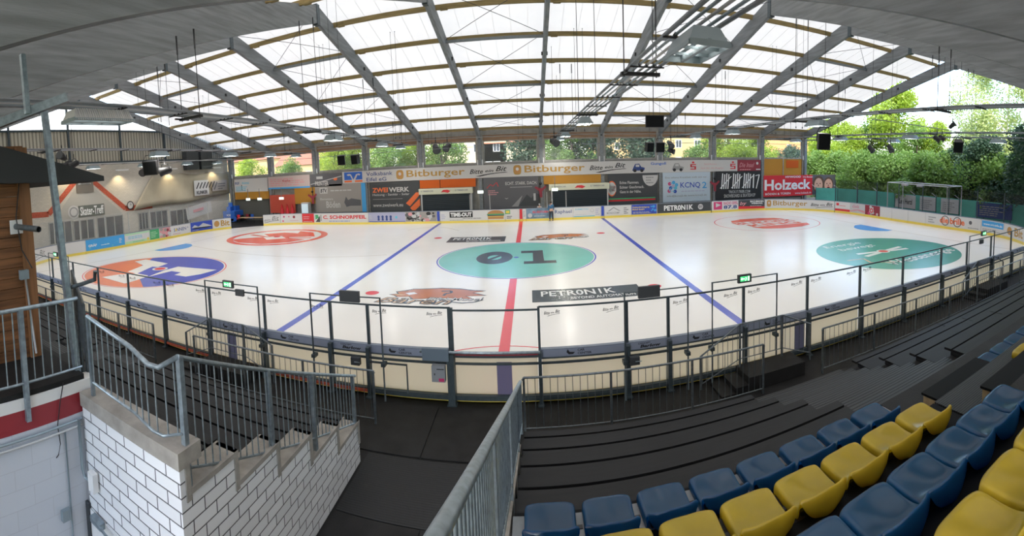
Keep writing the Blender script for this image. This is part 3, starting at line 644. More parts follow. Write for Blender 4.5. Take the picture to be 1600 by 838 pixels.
ADS = [  # px0, px1, label, art
 (46, 84, 'white board with the end of black script lettering at the far left corner', bgart(M_BOARDW, T('ein', .05, .5, .25, .75, K_, -.01, .35), T('Bit', .32, .6, .55, 1.0, K_, -.01, .35), lambda b, fn, L: stroke(b, fn, [(.02*L, .3), (.3*L, .45), (.58*L, .52)], .04, K_, .006))),
 (84, 130, 'plain white curved board left of the blue advert', None),
 (130, 193, 'bright blue advert board with a white word, beside the pale green landscape board', bgart(K_LBLUE, T('GRÄF', .06, .5, .27, .75, M_WHITE, .03), S(.38, .5, .75, .62, M_WHITE, 1), S(.85, .45, .93, .9, M_WHITE, 4), blobs(0, .3, 1, 1., [K_CYAN, K_LBLUE], 10, .08, 3))),
 (193, 232, 'white and pale green landscape advert board beside the blue one', bgart(M_BOARDW, R(0, .21, 1, .42, K_PALEG), R(0, .95, 1, 1.12, K_PALEG), S(.12, .62, .85, .9, K_CYAN, 2), D(.93, .38, .13, K_YEL), S(.3, .3, .8, .38, K_GREEN, 1))),
 (232, 247, 'small dark green advert board with pale print', bgart(K_GREEN, S(.1, .4, .9, 1.0, K_PALEG, 4))),
 (247, 265, 'dusty pink picture board left of the spaced navy capitals', bgart(K_PINK, blobs(0, .3, 1, 1., [K_TAUPE, M_GREYB, K_MAROON], 14, .16, 5))),
 (265, 296, 'white advert board with widely spaced navy capitals and a yellow dot', bgart(M_BOARDW, T('S NNEN', .15, .55, .78, .88, K_NAVY, .01), D(.27, .71, .13, K_YEL), T('*', .84, .7, .9, .86, K_NAVY), S(.1, .32, .6, .4, K_RED, 1))),
 (296, 331, 'violet blue advert board with a pale and dark skyline', bgart(K_DEEP, P_([(.05, .6), (.2, .85), (.4, .65), (.6, .95), (.85, .7), (.98, .55)], M_GREYB), P_([(.1, .45), (.3, .75), (.5, .5), (.7, .72), (.95, .45)], K_GRAPH, .006), S(.05, .3, .6, .38, M_GREYB, 1))),
 (331, 361, 'white board with gold crest and three gold letters beside the open gate', bgart(M_BOARDW, D(.22, .66, .32, K_GOLD), D(.22, .68, .22, K_BUN, .007), T('Bit', .45, .36, .93, .98, K_GOLD, .03))),
 (411, 438, 'white board with black underlined script right of the open gate', bgart(M_BOARDW, T('ein', .06, .45, .4, .72, K_, -.01, .35), T('Bit', .5, .55, .92, .98, K_, -.01, .35), lambda b, fn, L: stroke(b, fn, [(.05*L, .3), (.5*L, .45), (.92*L, .52)], .04, K_, .006))),
 (438, 472, 'pale board with small magenta and red emblems', bgart(M_BOARDW, D(.15, .85, .1, K_MAG), D(.38, .85, .07, K_MAG), D(.1, .4, .09, K_MAG), D(.62, .8, .14, K_MAROON), S(.42, .4, .85, .5, K_PINK, 1))),
 (472, 491, 'red advert board with pale print left of the wide red capitals', bgart(K_RED, S(.1, .55, .9, .95, K_PINK, 2), S(.1, .28, .9, .4, M_GREYB, 1))),
 (491, 575, 'white advert board with wide red capitals and a green slanted mark', bgart(M_BOARDW, P_([(.02, .25), (.11, .25), (.11, .9)], K_GRAPH), P_([(.02, .5), (.02, 1.0), (.07, 1.0), (.09, .7)], K_GREEN), R(.125, .35, .135, 1.0, K_), T('C. SCHNORPFEIL', .17, .55, .97, .92, K_RED, .035), S(.28, .3, .7, .42, K_BLUE, 1))),
 (575, 634, 'lilac board with a row of dark blue figures', bgart(K_LIL, S(.02, .5, .12, .95, M_GREYB, 3), *[D(.28+.11*k, .72, .12, K_NAVY) for k in range(4)], *[P_([(.25+.11*k, .35), (.31+.11*k, .35), (.3+.11*k, .7), (.26+.11*k, .7)], K_NAVY) for k in range(4)], D(.76, .65, .12, K_CYAN), R(0, .21, 1, .28, K_DEEP))),
 (634, 682, 'grey and brown picture board left of the blue line', bgart(K_TAUPE, blobs(.05, .3, .95, 1., [M_GREYB, K_DKGREY, K_PINK, K_], 30, .16, 9), T('Dolls', .08, .35, .45, .85, K_, .03))),
 (682, 687, 'blue line stripe on the far board left of the centre', bgart(K_DEEP)),
 (687, 762, 'white advert board with white capitals on a black field', bgart(M_BOARDW, S(.02, .4, .12, .9, K_LIL, 3), P_([(.20, .50), (.69, .50), (.69, 1.04), (.20, 1.04)], K_), T('TIME-OUT', .22, .58, .67, .96, M_WHITE, .045), T('FÜR ZUHAUSE GEBORGEN', .48, .36, .86, .46, K_, .02), S(.2, .25, .5, .32, K_MID, 1))),
 (762, 790, 'board with a hamburger picture', bgart(M_BOARDW, lambda b, fn, L: burger(b, fn, L, .45))),
 (790, 811, 'white board with a dark square emblem above small black print', bgart(M_BOARDW, R(-.02, .7, .35, 1.08, K_GREEN), R(.03, .78, .3, 1.0, K_YEL, .005), S(.08, .3, .5, .6, K_, 2))),
 (811, 816.5, 'red centre stripe on the far board', bgart(K_RED)),
 (816.5, 822, 'narrow white strip with small print beside the red stripe', bgart(M_BOARDW, S(.1, .4, .9, 1.0, K_MID, 5))),
 (822, 864, 'misty blue picture board behind the standing person', bgart(mat('picture_blue', (.16, .25, .34), .5, var=.5, vscale=1.5), T('BLUESTORM', .25, .7, .85, .9, K_RED, .02), D(.14, .5, .2, M_GREYB), S(.3, .4, .8, .55, M_GREYB, 1))),
 (864, 896, 'white advert board with one large navy name', bgart(M_BOARDW, T('Raphael', .10, .50, .93, .92, K_NAVY, .005))),
 (896, 939, 'white advert board with pale blue heading and a round seal', bgart(M_BOARDW, T('SURMETTAU', .06, .85, .55, .98, K_CYAN, .02), RG(.68, .78, .12, .19, M_GREYB), R(0, .21, .78, .29, K_CYAN), S(.06, .4, .55, .5, M_GREYB, 1), S(.80, .35, .98, 1.0, K_LIL, 4))),
 (939, 944, 'blue line stripe on the far board right of the centre', bgart(K_DEEP)),
 (944, 987, 'white board with a grey gabled roof emblem and grey capitals', bgart(M_BOARDW, P_([(.12, .62), (.34, 1.0), (.6, .62), (.54, .62), (.34, .9), (.18, .62)], K_MID), T('MONOCOMP', .08, .36, .56, .54, K_MID, .02), S(.72, .35, .9, 1.0, K_DKGREY, 4))),
 (987, 1027, 'bright blue advert board with yellow heading', bgart(K_DEEP, T('Gebäudereinigung', .03, .78, .7, .95, K_YEL, .02), T('Michel GmbH', .03, .6, .5, .75, K_YEL, .02), S(.05, .3, .8, .5, M_GREYB, 2), blobs(.75, .5, .95, 1., [K_LBLUE], 5, .1, 2))),
 (1027, 1111, 'dark slate advert board with white monospaced capitals and a white disc', bgart(K_GRAPH, T('PETR0N1K', .12, .42, .66, .93, M_WHITE, .03), D(.80, .66, .27, M_WHITEB), T('01', .77, .55, .83, .8, K_, .02, 0))),
 (1112, 1153, 'white advert board with a magenta arrow and 87.8', bgart(M_BOARDW, R(.06, .28, .38, 1.05, K_MAG), P_([(.14, .5), (.14, .95), (.34, .72)], M_WHITEB, .007), T('RADIO EIFEL', .44, .72, 1, 1.03, K_MAG, .02), T('87.8', .44, .3, .96, .66, K_NAVY, .03))),
 (1153, 1195, 'graphite and crimson advert board with white heading', bgart(K_GRAPH, P_([(0, .21), (1, .21), (1, .4), (0, .5)], K_RED), T('by', .06, .5, .32, .95, K_PINK, .02, .2), T('BACHMANN', .46, .86, .96, 1.04, M_WHITE, .03), T('WERBUNG', .5, .66, .92, .82, M_WHITE, .03), S(.45, .45, .95, .58, M_GREYB, 1))),
 (1195, 1303, 'long white board with gold blackletter and black script on the far right corner', bgart(M_BOARDW, BB_(.02, .40, .6, 1.0), BI(.65, .32, .98, .95))),
 (1304, 1328, 'white and red advert board on the far right curve', bgart(M_BOARDW, R(0, .21, 1, .42, K_RED), R(.08, .75, .25, 1.0, K_RED), S(.28, .72, .98, .82, K_RED, 1), R(0, .44, 1, .48, M_WHITEB, .006))),
 (1328, 1351, 'pale pink script advert board between two red ones', bgart(M_GREYB, T('Galla', .15, .7, .6, .98, K_MAG, 0, .4), P_([(0, .25), (.5, .45), (1, .28), (1, .5), (.6, .58), (0, .36)], K_PINK), S(.2, .5, .8, .6, K_PINK, 1))),
 (1351, 1375, 'maroon picture board with a round white and red emblem', bgart(K_MAROON, blobs(0, .3, 1, 1., [M_GREYB, K_TAUPE, K_MAG, K_MAROON], 16, .14, 11), D(.45, .65, .3, M_WHITEB, .010), D(.45, .65, .23, K_RED, .012), D(.45, .65, .12, M_WHITEB, .014))),
 (1375, 1394, 'first blank white board of the right end', None), (1394, 1419, 'second blank white board of the right end', None), (1419, 1446, 'third blank white board of the right end', None),
 (1446, 1534, 'white advert board with orange words inside two blue rings', bgart(M_BOARDW, S(.05, .35, .2, .95, K_MID, 3), RG(.37, .66, .34, .41, K_DKGREY), RG(.59, .66, .34, .41, K_DKGREY), T('die', .27, .44, .43, .94, K_ORANGE, .03), T('brille', .46, .44, .72, .94, K_ORANGE, .03), D(.82, .75, .15, K_DKGREY), S(.78, .3, .98, .45, K_MID, 1))),
 (1534, 1570, 'white advert board with a bright blue field holding a web address', bgart(M_BOARDW, R(.02, .62, .98, 1.08, K_LBLUE), T('www.vrt-info.de', .08, .75, .92, .92, M_WHITE, .02), S(.05, .3, .9, .52, K_MID, 2))),
 (1570, 1600, 'white curved board with gold crest and letters at the far right edge', bgart(M_BOARDW, D(.25, .66, .3, K_GOLD), D(.25, .68, .2, K_BUN, .007), T('Bit', .5, .36, .98, .98, K_GOLD, .03))),
]
SPAN = []
for (p0, p1, lab, art) in ADS:
    sa, sb = ring_s(p0), ring_s(p1); SPAN.append((p0, p1, sa, sb)); dasher(sa, sb, lab, M_BOARDW, art)
S_LEFT0, S_RIGHT1 = SPAN[0][2], SPAN[-1][3]
S_NL = -ARC; S_NR = SL+ARC+SF+ARC+SL+ARC           # where the near straight begins and ends (ring positions)
# corner boards from the adverts round to the near straight
for (a, c, side) in ((S_NL, S_LEFT0, 'left'), (S_RIGHT1, S_NR, 'right')):
    k = max(1, round((c-a)/2.2))
    for i in range(k): dasher(a+(c-a)*i/k, a+(c-a)*(i+1)/k, 'plain white curved board on the near %s corner, %s from the %s' % (side, ORD[i], 'near side' if side == 'left' else 'end wall'), M_BOARDW, None, 'boards round the near %s corner' % side)
# glass above the end boards
def glassrun(sa, sb, step, ztop, postm, name, label, group, net=False):
    k = max(1, round((sb-sa)/step))
    for i in range(k):
        s0, s1 = sa+(sb-sa)*i/k, sa+(sb-sa)*(i+1)/k; p0, p1 = ring(s0, .05)[0], ring(s1, .05)[0]
        t = thing(name, label % ORD[i], 'safety glass', (p0.x, p0.y, 1.17), group)
        b = B(); b.box(p0.x-.03, p0.y-.03, 1.17, p0.x+.03, p0.y+.03, ztop); b.build('post', postm, t)
        b = B(); b.bar((p0.x, p0.y, (1.19+ztop)/2), (p1.x, p1.y, (1.19+ztop)/2), .012, ztop-1.19, None); b.build('net' if net else 'glass_pane', M_NET if net else M_GLASS, t)
        if not net: b = B(); b.bar((p0.x, p0.y, ztop), (p1.x, p1.y, ztop), .03, .03); b.build('top_rail', postm, t)
M_POSTW = mat('post_pale', (.42, .42, .40), .5)
glassrun(ring_s(50), ring_s(360), 2.4, 3.0, M_POSTW, 'glass_screen', '%s glass screen with pale post along the left end boards, counted from the wooden hut', 'glass screens on the left end boards')
glassrun(ring_s(1304), ring_s(1600), 2.6, 3.35, M_FRAME, 'net_screen', '%s black net screen behind the right end boards from the red banner with faces', 'nets behind the right end boards', True)
# ================================================================== NEAR DASHER BOARDS with glass and posts
XP = [-21.5, -20, -18, -16, -14, -12, -10, -8, -6, -4, -3, -1, 1, 3, 4, 6, 8, 10, 12, 14.2, 16, 18, 20, 21.5]
NB = len(XP)-1
def near_label(i):
    a, c = XP[i], XP[i+1]; m_ = (a+c)/2
    if abs(m_) < .1: return 'near board with the bluish centre stripe and no cap stickers, in front of the passage'
    if (a, c) == (-4, -3): return 'narrow gate board with its own posts left of the score box post'
    if (a, c) == (3, 4): return 'narrow gate board right of the centre bay behind the railing'
    side = 'left' if m_ < 0 else 'right'; n = sum(1 for q in range(NB) if (XP[q]+XP[q+1])/2*(1 if m_ > 0 else -1) > 0 and abs((XP[q]+XP[q+1])/2) < abs(m_)-.01 and (XP[q], XP[q+1]) not in ((-4, -3), (3, 4)))
    return 'translucent near board with glass, %s full bay %s of the centre stripe bay' % (ORD[n], side)
def carcenter(b, fn, u, v0, v1):
    h = v1-v0
    poly(b, fn, [(u, v0+h*.15), (u+.10, v0+h*.15), (u+.14, v0+h*.45), (u+.02, v0+h*.5), (u-.02, v0+h*.9), (u-.05, v0+h*.5)], K_)
    txt(b, 'CAR', fn, u+.2, v0+h*.55, u+.36, v0+h*.92, K_, 0, .02); txt(b, 'CENTER', fn, u+.2, v0+h*.08, u+.52, v0+h*.42, K_, 0, .02)
for i in range(NB):
    a, c = XP[i], XP[i+1]; t = thing('dasher_board', near_label(i), 'rink board', ((a+c)/2, -15, 0), 'near side boards with glass')
    narrow = c-a < 1.2; centre_ = abs(a+c) < .1
    b = B(); b.box(a+.05, -15.03, .2, c-.05, -15.0, 1.06); b.build('panel', M_BOARDT, t)
    fn = lambda u, v, w: Vector((u, -15.045-w, v))
    if centre_: bb = B(); bb.box(.02, -15.045, .2, .36, -15.032, .95, mat('stripe_mauve', (.25, .22, .36), .5, transl=.4)); bb.build('stripe', None, t)
    for sx in (-7.49, 7.49):
        if a < sx < c: bb = B(); bb.box(sx+.1, -15.045, .2, sx+.42, -15.032, .95, mat('stripe_slate', (.24, .25, .38), .5, transl=.4)); bb.build('stripe', None, t)
    b = B(); b.box(a, -15.02, 0, c, -14.985, .2); b.build('kick_plate', M_YEL, t)
    b = B(); b.box(a, -15.16, .10, c, -15.03, .17, M_REDK if c < -1.1 else M_FRAME); b.box(a, -15.14, .17, c, -15.04, .20, M_FRAME); b.build('base_rail', None, t)
    b = B(); b.bar((a, -15.09, .93), (c, -15.09, .93), .045, .045); b.build('mid_rail', M_FRAME, t)
    if centre_:
        b = B(); b.box(a, -15.05, 1.10, c, -14.98, 1.17, M_REDST); b.box(a, -15.06, 1.05, c, -14.98, 1.10, M_FRAME); b.tube([(a-.7, -15.22, 1.24), (c, -15.22, 1.24)], .035, 8, M_GALV); b.build('cap_rail', None, t)
    else:
        b = B(); b.box(a, -15.08, 1.05, c, -14.97, 1.24, M_RAILG); b.box(a, -15.085, 1.02, c, -14.97, 1.05, M_FRAME); b.build('cap_rail', None, t)
        bb = B(); f2 = lambda u, v, w: Vector((u, -15.081-w*.3, v))
        rect(bb, f2, a+.08, 1.065, c-.08, 1.225, mat('cap_film', (.24, .27, .34), .35), .002)
        if narrow: txt(bb, 'CONCEPT', f2, (a+c)/2-.25, 1.165, (a+c)/2+.05, 1.205, K_, 0, .02); txt(bb, 'Barlow', f2, (a+c)/2-.2, 1.08, (a+c)/2+.3, 1.155, K_, .2, .04)
        else: carcenter(bb, f2, a+.55 if a < 0 else a+.65, 1.07, 1.225)
        for q in range(3): bb.add([f2(a+.08+q*.0+(c-a)*.72, 1.09+q*.035, .006), f2(c-.14, 1.09+q*.035, .006), f2(c-.14, 1.096+q*.035, .006), f2(a+.08+(c-a)*.72, 1.096+q*.035, .006)], [(0, 1, 2, 3)], K_MID)
        bb.build('print', None, t)
    b = B(); zt_ = 2.2 if not centre_ else 2.14
    b.box(a+.05, -15.035, 1.24 if not centre_ else 1.17, c-.05, -15.025, zt_); b.build('glass_pane', M_GLASS, t)
    if not narrow and not centre_ and abs(a+c)/2 < 15:
        bb = B(); f3 = lambda u, v, w: Vector((u, -15.04-w*.3, v))
        if a != -1: bitte(bb, f3, a+.12, 1.98, a+.48, 2.12, K_); bb.build('lettering', None, t); bb = B()
        bitte(bb, f3, c-.55, 1.98, c-.18, 2.12, K_)
        bb.build('lettering', None, t)
    b = B(); b.bar((a, -15.03, zt_), (c, -15.03, zt_), .04, .035); b.build('top_rail', M_FRAME, t)
    # post at the left end of the bay
    wide = .16 if a in (-1,) else (.09 if abs(a) in (3, 4) or a in (-4, 3) else .075)
    b = B(); b.box(a-wide/2, -15.2 if wide < .1 else -15.26, 0, a+wide/2, -15.04, 1.2, M_FRAME); b.box(a-wide*.36, -15.07, 1.15, a+wide*.36, -15.0, 2.2, M_FRAME); b.box(a-wide/2-.03, -15.28, 0, a+wide/2+.03, -15.1, .03, M_FRAME)
    b.build('post', M_FRAME, t)
# small things fixed on the near boards
def plainthing(name, b, m, label, cat, group=None): return tag(b.build(name, m), label, cat, group)
b = B(); b.box(-1.62, -15.34, 1.08, -1.02, -15.27, 1.36); plainthing('panel_box', b, mat('panel_slate', (.13, .17, .21), .5), 'flat slate blue panel on top of the score box post', 'panel')
t = thing('letter_box', 'grey box with slot and small red label on the wide post', 'box', (-1.15, -15.45, .62))
b = B(); b.box(-1.40, -15.42, .64, -1.10, -15.28, 1.0); b.build('body', mat('box_grey', (.30, .32, .34), .45, metal=.3), t)
b = B(); b.box(-1.28, -15.43, .93, -1.12, -15.42, .945, K_); b.box(-1.34, -15.43, .80, -1.32, -15.42, .84, K_); b.build('slot', K_, t)
b = B(); b.box(-1.24, -15.43, .66, -1.12, -15.42, .73); b.build('label', K_MAG, t, label='small red label')
for (x, s) in ((-3.28, 'left'), (3.12, 'right')):
    t = thing('gate_lock', 'dark square lock box on the %s gate post' % s, 'lock', (x, -15.3, .8)); b = B(); b.box(x-.11, -15.32, .80, x+.11, -15.2, .98); b.build('case', K_GRAPH, t); b = B(); b.tube([(x, -15.36, .9), (x+.14, -15.36, .9)], .012, 6); b.build('handle', M_GALV, t)
# goal-post like gate frames with emergency signs
def gframe(x0, x1, zt_, label, sign=None, sx=None, y=-15.30):
    t = thing('gate_arch', label, 'gate frame', (x0, y, 0)); b = B()
    b.tube([(x0, y, 0), (x0, y, zt_), (x1, y, zt_), (x1, y, 0)], .025, 6); b.build('tube', M_FRAME, t)
    b = B()
    for x in (x0, x1): b.box(x-.05, y-.04, .84, x+.05, y+.14, .92)
    b.build('clamp', M_FRAME, t)
def esign(x, z, y, label, lit=True, w=.36, h=.2, small=False):
    t = thing('exit_sign' if lit else 'sign_box', label, 'exit sign' if lit else 'sign', (x, y, z)); b = B()
    b.box(x-w/2, y-.035, z-h/2, x+w/2, y+.035, z+h/2); b.build('case', K_GRAPH, t)
    if lit:
        f = lambda u, v, q: Vector((u, y-.036-q, v)); b = B(); rect(b, f, x-w*.36, z-h*.3, x+w*.36, z+h*.3, M_EXIT, .002)
        rect(b, f, x+w*.22, z-h*.28, x+w*.33, z+h*.28, M_EXITW, .004); stroke(b, f, [(x-w*.02, z), (x-w*.25, z)], h*.12, M_EXITW, .004); poly(b, f, [(x-w*.33, z), (x-w*.22, z+h*.2), (x-w*.22, z-h*.2)], M_EXITW, .004)
        stroke(b, f, [(x+w*.05, z+h*.2), (x+w*.1, z), (x+w*.03, z-h*.25)], h*.1, M_EXITW, .004); b.build('lettering', None, t)
gframe(-7.9, -6.0, 2.48, 'dark gate frame above the third left bay, carrying a lit green sign'); esign(-6.95, 2.48, -15.36, 'green lit exit sign over the gate left of the passage')
gframe(-4.4, -2.57, 2.46, 'dark gate frame around the narrow left gate'); esign(-3.3, 2.48, -15.36, 'blank dark sign box over the narrow left gate', False, .5, .26)
gframe(2.9, 4.4, 2.48, 'dark gate frame around the narrow right gate'); esign(3.45, 2.48, -15.36, 'blank dark sign box over the narrow right gate', False, .5, .26)
gframe(5.02, 6.83, 2.5, 'dark gate frame right of centre, carrying a lit green sign'); esign(5.85, 2.52, -15.36, 'green lit exit sign over the gate right of the narrow gate')
gframe(15.75, 17.8, 2.5, 'dark gate frame near the right end, carrying a lit green sign'); esign(16.75, 2.52, -15.36, 'green lit exit sign over the gate near the right end'); esign(17.0, 2.1, -15.12, 'small dark sign below the lit sign near the right end', False, .26, .18)
esign(-6.75, 2.2, -15.12, 'small dark sign below the green sign left of the passage', False, .28, .18)
gframe(-17.8, -15.9, 2.5, 'dark gate frame behind the tall steel pole at the left'); esign(-16.95, 2.52, -15.36, 'green lit exit sign beside the tall steel pole at the left')
t = thing('gate_bar', 'dark steel bar bent down in front of the board beside the score box', 'bar', (-2.9, -15.2, .2)); b = B(); b.tube([(-3.0, -15.16, .86), (-2.05, -15.16, .86), (-2.05, -15.16, .2)], .025, 6); b.build('tube', M_FRAME, t)
# ================================================================== BANNERS on the far wall
def wallbanner(px0, px1, z0, z1, label, face, art=None, y=18.09, d=.055, group=None, x0=None, x1=None):
    a = x0 if x0 is not None else atx(px0, 'y', y).x; c = x1 if x1 is not None else atx(px1, 'y', y).x
    t = thing('banner', label, 'banner', ((a+c)/2, y, z0), group); b = B(); b.box(a, y, z0, c, y+d, z1); b.build('sheet', face, t)
    L, H = c-a, z1-z0
    if art:
        b = B(); fn = lambda u, v, w: Vector((a+u*L, y-.004-w, z0+v*H)); art(b, fn, L, H)
        if b.f: b.build('print', None, t)
    return t
def t_(b, fn, s, u0, v0, u1, v1, m, bold=.01, shear=0): txt(b, s, fn, u0, v0, u1, v1, m, shear, bold)
def r_(b, fn, u0, v0, u1, v1, m, w=.003): rect(b, fn, u0, v0, u1, v1, m, w)
UZ0, UZ1 = 3.98, 5.22
def a_(b, fn, L, H):
    t_(b, fn, 'BGF', .03, .6, .16, .8, K_NAVY, .02); t_(b, fn, 'thomas', .24, .6, .46, .8, K_CYAN); stripes(b, fn, .05, .1, .4, .5, K_CYAN, 3); r_(b, fn, .22, .1, .24, .55, K_)
wallbanner(369, 421, 3.5, 5.1, 'white banner with dark blue initials over the machine bay', M_WHITEB, a_)
def a_(b, fn, L, H):
    r_(b, fn, 0, 0, 1, .12, K_LBLUE); stripes(b, fn, .05, .25, .9, .9, K_PINK, 4); t_(b, fn, 'Salz', .35, .55, .55, .7, K_RED)
wallbanner(422, 487, 3.7, 5.15, 'pinkish banner with a blue lower edge left of the dark banner', col('pale_pink', (.52, .42, .40)), a_)
def a_(b, fn, L, H):
    t_(b, fn, 'PRINTER', .15, .05, .58, .42, M_WHITEB, .02); disc(b, fn, .8, .55, .06, .12, K_ORANGE); stroke(b, fn, [(.0, .2), (1, .75)], .05, M_GREYB); r_(b, fn, .2, .6, .4, .8, M_GREYB)
wallbanner(488, 537, 3.75, 5.15, 'dark grey banner with pale capitals left of the blue square emblem', K_DKGREY, a_)
def a_(b, fn, L, H):
    r_(b, fn, .04, .08, .40, .94, K_BLUE); r_(b, fn, .04, .08, .40, .26, K_ORANGE, .005); r_(b, fn, .02, .23, .42, .28, M_WHITEB, .006)
    poly(b, fn, [(.09, .74), (.14, .80), (.18, .74), (.22, .28), (.28, .74), (.33, .80), (.37, .72), (.34, .62), (.31, .70), (.26, .28), (.20, .28), (.16, .66), (.12, .62)], M_WHITEB, .008); r_(b, fn, .19, .08, .25, .3, M_WHITEB, .007)
    t_(b, fn, 'Volksbank', .48, .54, .98, .86, K_NAVY, .01); t_(b, fn, 'Eifel eG', .48, .08, .86, .40, K_NAVY, .01)
wallbanner(538, 618, UZ0, UZ1, 'white banner with blue and orange square emblem and two navy lines', M_WHITEB, a_)
def a_(b, fn, L, H):
    bitburger(b, fn, .02, .2, .62, .85); bitte(b, fn, .66, .12, .97, .86, K_)
wallbanner(618, 800, UZ0, UZ1, 'white banner with gold blackletter and black script, left one of the pair', M_WHITEB, a_)
wallbanner(800, 984, UZ0, UZ1, 'white banner with gold blackletter and black script, right one of the pair', M_WHITEB, a_)
def a_(b, fn, L, H):
    t_(b, fn, 'GungoⅡ'.replace('Ⅱ', 'll'), .36, .58, .62, .86, K_BLUE, .02); stripes(b, fn, .36, .2, .62, .5, M_GREYB, 2)
    for u, m_ in ((.05, K_NAVY), (.72, K_MID)):
        poly(b, fn, [(u, .2), (u+.2, .2), (u+.21, .42), (u+.15, .5), (u+.12, .76), (u+.05, .74), (u+.02, .45)], m_, .004); r_(b, fn, u+.06, .5, u+.12, .68, M_GREYB, .006)
        for q in (.045, .16): disc(b, fn, u+q, .2, .028, .13, K_, .008, 14)
wallbanner(984, 1075, UZ0, UZ1, 'white banner with a blue name between two small printed vehicles', M_WHITEB, a_)
def a_(b, fn, L, H):
    for u in (.0, .80):
        r_(b, fn, u+.05, .58, u+.16, .66, K_RED); r_(b, fn, u+.05, .43, u+.08, .62, K_RED); r_(b, fn, u+.05, .40, u+.16, .48, K_RED); r_(b, fn, u+.13, .25, u+.16, .44, K_RED); r_(b, fn, u+.05, .2, u+.16, .28, K_RED); disc(b, fn, u+.105, .8, .025, .08, K_RED)
    t_(b, fn, 'Sparkasse.', .32, .56, .58, .72, K_PINK, 0); t_(b, fn, 'Gut für die Region.', .25, .2, .72, .38, K_PINK, 0)
wallbanner(1075, 1152, UZ0, UZ1, 'white banner with two red S emblems and pale red print', M_WHITEB, a_)
def a_(b, fn, L, H):
    t_(b, fn, 'Die Insel', .08, .35, .72, .75, K_PINK, 0, .4); stripes(b, fn, .1, .1, .7, .25, K_PINK, 1); disc(b, fn, .85, .7, .05, .12, M_WHITEB); r_(b, fn, .8, .1, 1, .2, M_WHITEB)
wallbanner(1152, 1188, UZ0, UZ1, 'maroon banner with pale script at the right end of the upper row', K_MAROON, a_)
LZ0, LZ1 = .9, 3.96
LY = 18.09
def a_(b, fn, L, H):
    b.add([fn(.0, .66, .002), fn(.0, .66, .002), fn(.0, .66, .002)], [(0, 1, 2)], M_WHITEB)
    r_(b, fn, .10, .68, .26, .88, M_WHITEB); t_(b, fn, 'BTV.', .115, .71, .25, .85, K_, .03, .15); stripes(b, fn, .32, .75, .85, .84, M_GREYB, 1)
    t_(b, fn, 'Elementare', .1, .44, .36, .52, M_WHITEB); t_(b, fn, 'Böden', .22, .16, .5, .40, M_WHITEB, .02)
    r_(b, fn, .92, 0, 1, 1, K_LBLUE); poly(b, fn, [(.58, .35), (.62, .55), (.66, .42), (.72, .48), (.9, .42), (.9, .22), (.7, .22), (.62, .18)], K_DKGREY)
wallbanner(494, 573, LZ0, LZ1, 'grey brown banner with white lettering and a grasping glove', K_TAUPE, a_, LY)
def a_(b, fn, L, H):
    t_(b, fn, 'ZWEI', .05, .66, .37, .82, K_ORANGE, .03); t_(b, fn, 'WERK', .39, .66, .80, .82, M_WHITEB, .03); t_(b, fn, 'Heizung - Sanitär - Solar', .05, .52, .80, .62, M_GREYB)
    r_(b, fn, .05, .42, .66, .428, M_GREYB); t_(b, fn, 'www.zweiwerk.eu', .05, .16, .66, .28, M_WHITEB, .01)
    poly(b, fn, [(.72, .26), (.93, .62), (1., .62), (1., .54), (.80, .16)], K_ORANGE); poly(b, fn, [(.80, .1), (1., .42), (1, .18), (.90, .02), (.84, .02)], K_ORANGE)
wallbanner(580, 657, LZ0, LZ1-.05, 'black banner with orange and white capitals above slanted orange bars', K_GRAPH, a_, LY)
def a_(b, fn, L, H):
    stroke(b, fn, [(.06, .66), (.13, .78), (.17, .72), (.24, .84), (.27, .7)], .012, K_RED); stripes(b, fn, .08, .44, .28, .62, K_PINK, 3)
    t_(b, fn, 'ECHT. STARK. DACH.', .40, .74, .97, .84, M_WHITEB, .01); r_(b, fn, .48, .66, .88, .672, M_GREYB)
    poly(b, fn, [(.62, .05), (.78, .42), (.86, .30), (.93, .46), (1, .42), (1, .05)], K_GRAPH); poly(b, fn, [(.50, .05), (.70, .4), (.62, .05)], K_MID); poly(b, fn, [(.37, .34), (.41, .31), (.45, .34), (.41, .29)], M_WHITEB); r_(b, fn, .90, .22, .94, .45, M_GREYB, .006)
wallbanner(757, 843, LZ0, LZ1+.02, 'charcoal banner with white capitals and dark roof shapes', K_DKGREY, a_, LY)
def a_(b, fn, L, H):
    disc(b, fn, .07, .52, .09, .25, K_ORANGE, .004, 24); disc(b, fn, .07, .52, .08, .21, M_WHITEB, .005, 24); r_(b, fn, -.0, .42, .155, .62, M_WHITEB, .006); t_(b, fn, 'BURGER', .0, .53, .15, .61, K_RED, .03); t_(b, fn, 'KING', .02, .43, .13, .52, K_RED, .03)
    for q, s in enumerate(('Echte Flammen.', 'Echter Geschmack.', 'Ganz in der Nähe.')): t_(b, fn, s, .23, .66-.15*q, [.62, .72, .66][q], .75-.15*q, M_WHITEB, .02)
    disc(b, fn, .85, .93, .16, .36, M_WHITEB, .004, 28, PI, 2*PI); stripes(b, fn, .76, .66, .94, .92, K_MID, 3, .009)
    r_(b, fn, 0, .16, .95, .20, K_GREEN); r_(b, fn, 0, .10, .95, .15, K_RED)
wallbanner(951, 1028, LZ0, LZ1, 'dark banner with a round bun logo and three white lines of text', K_GRAPH, a_, LY)
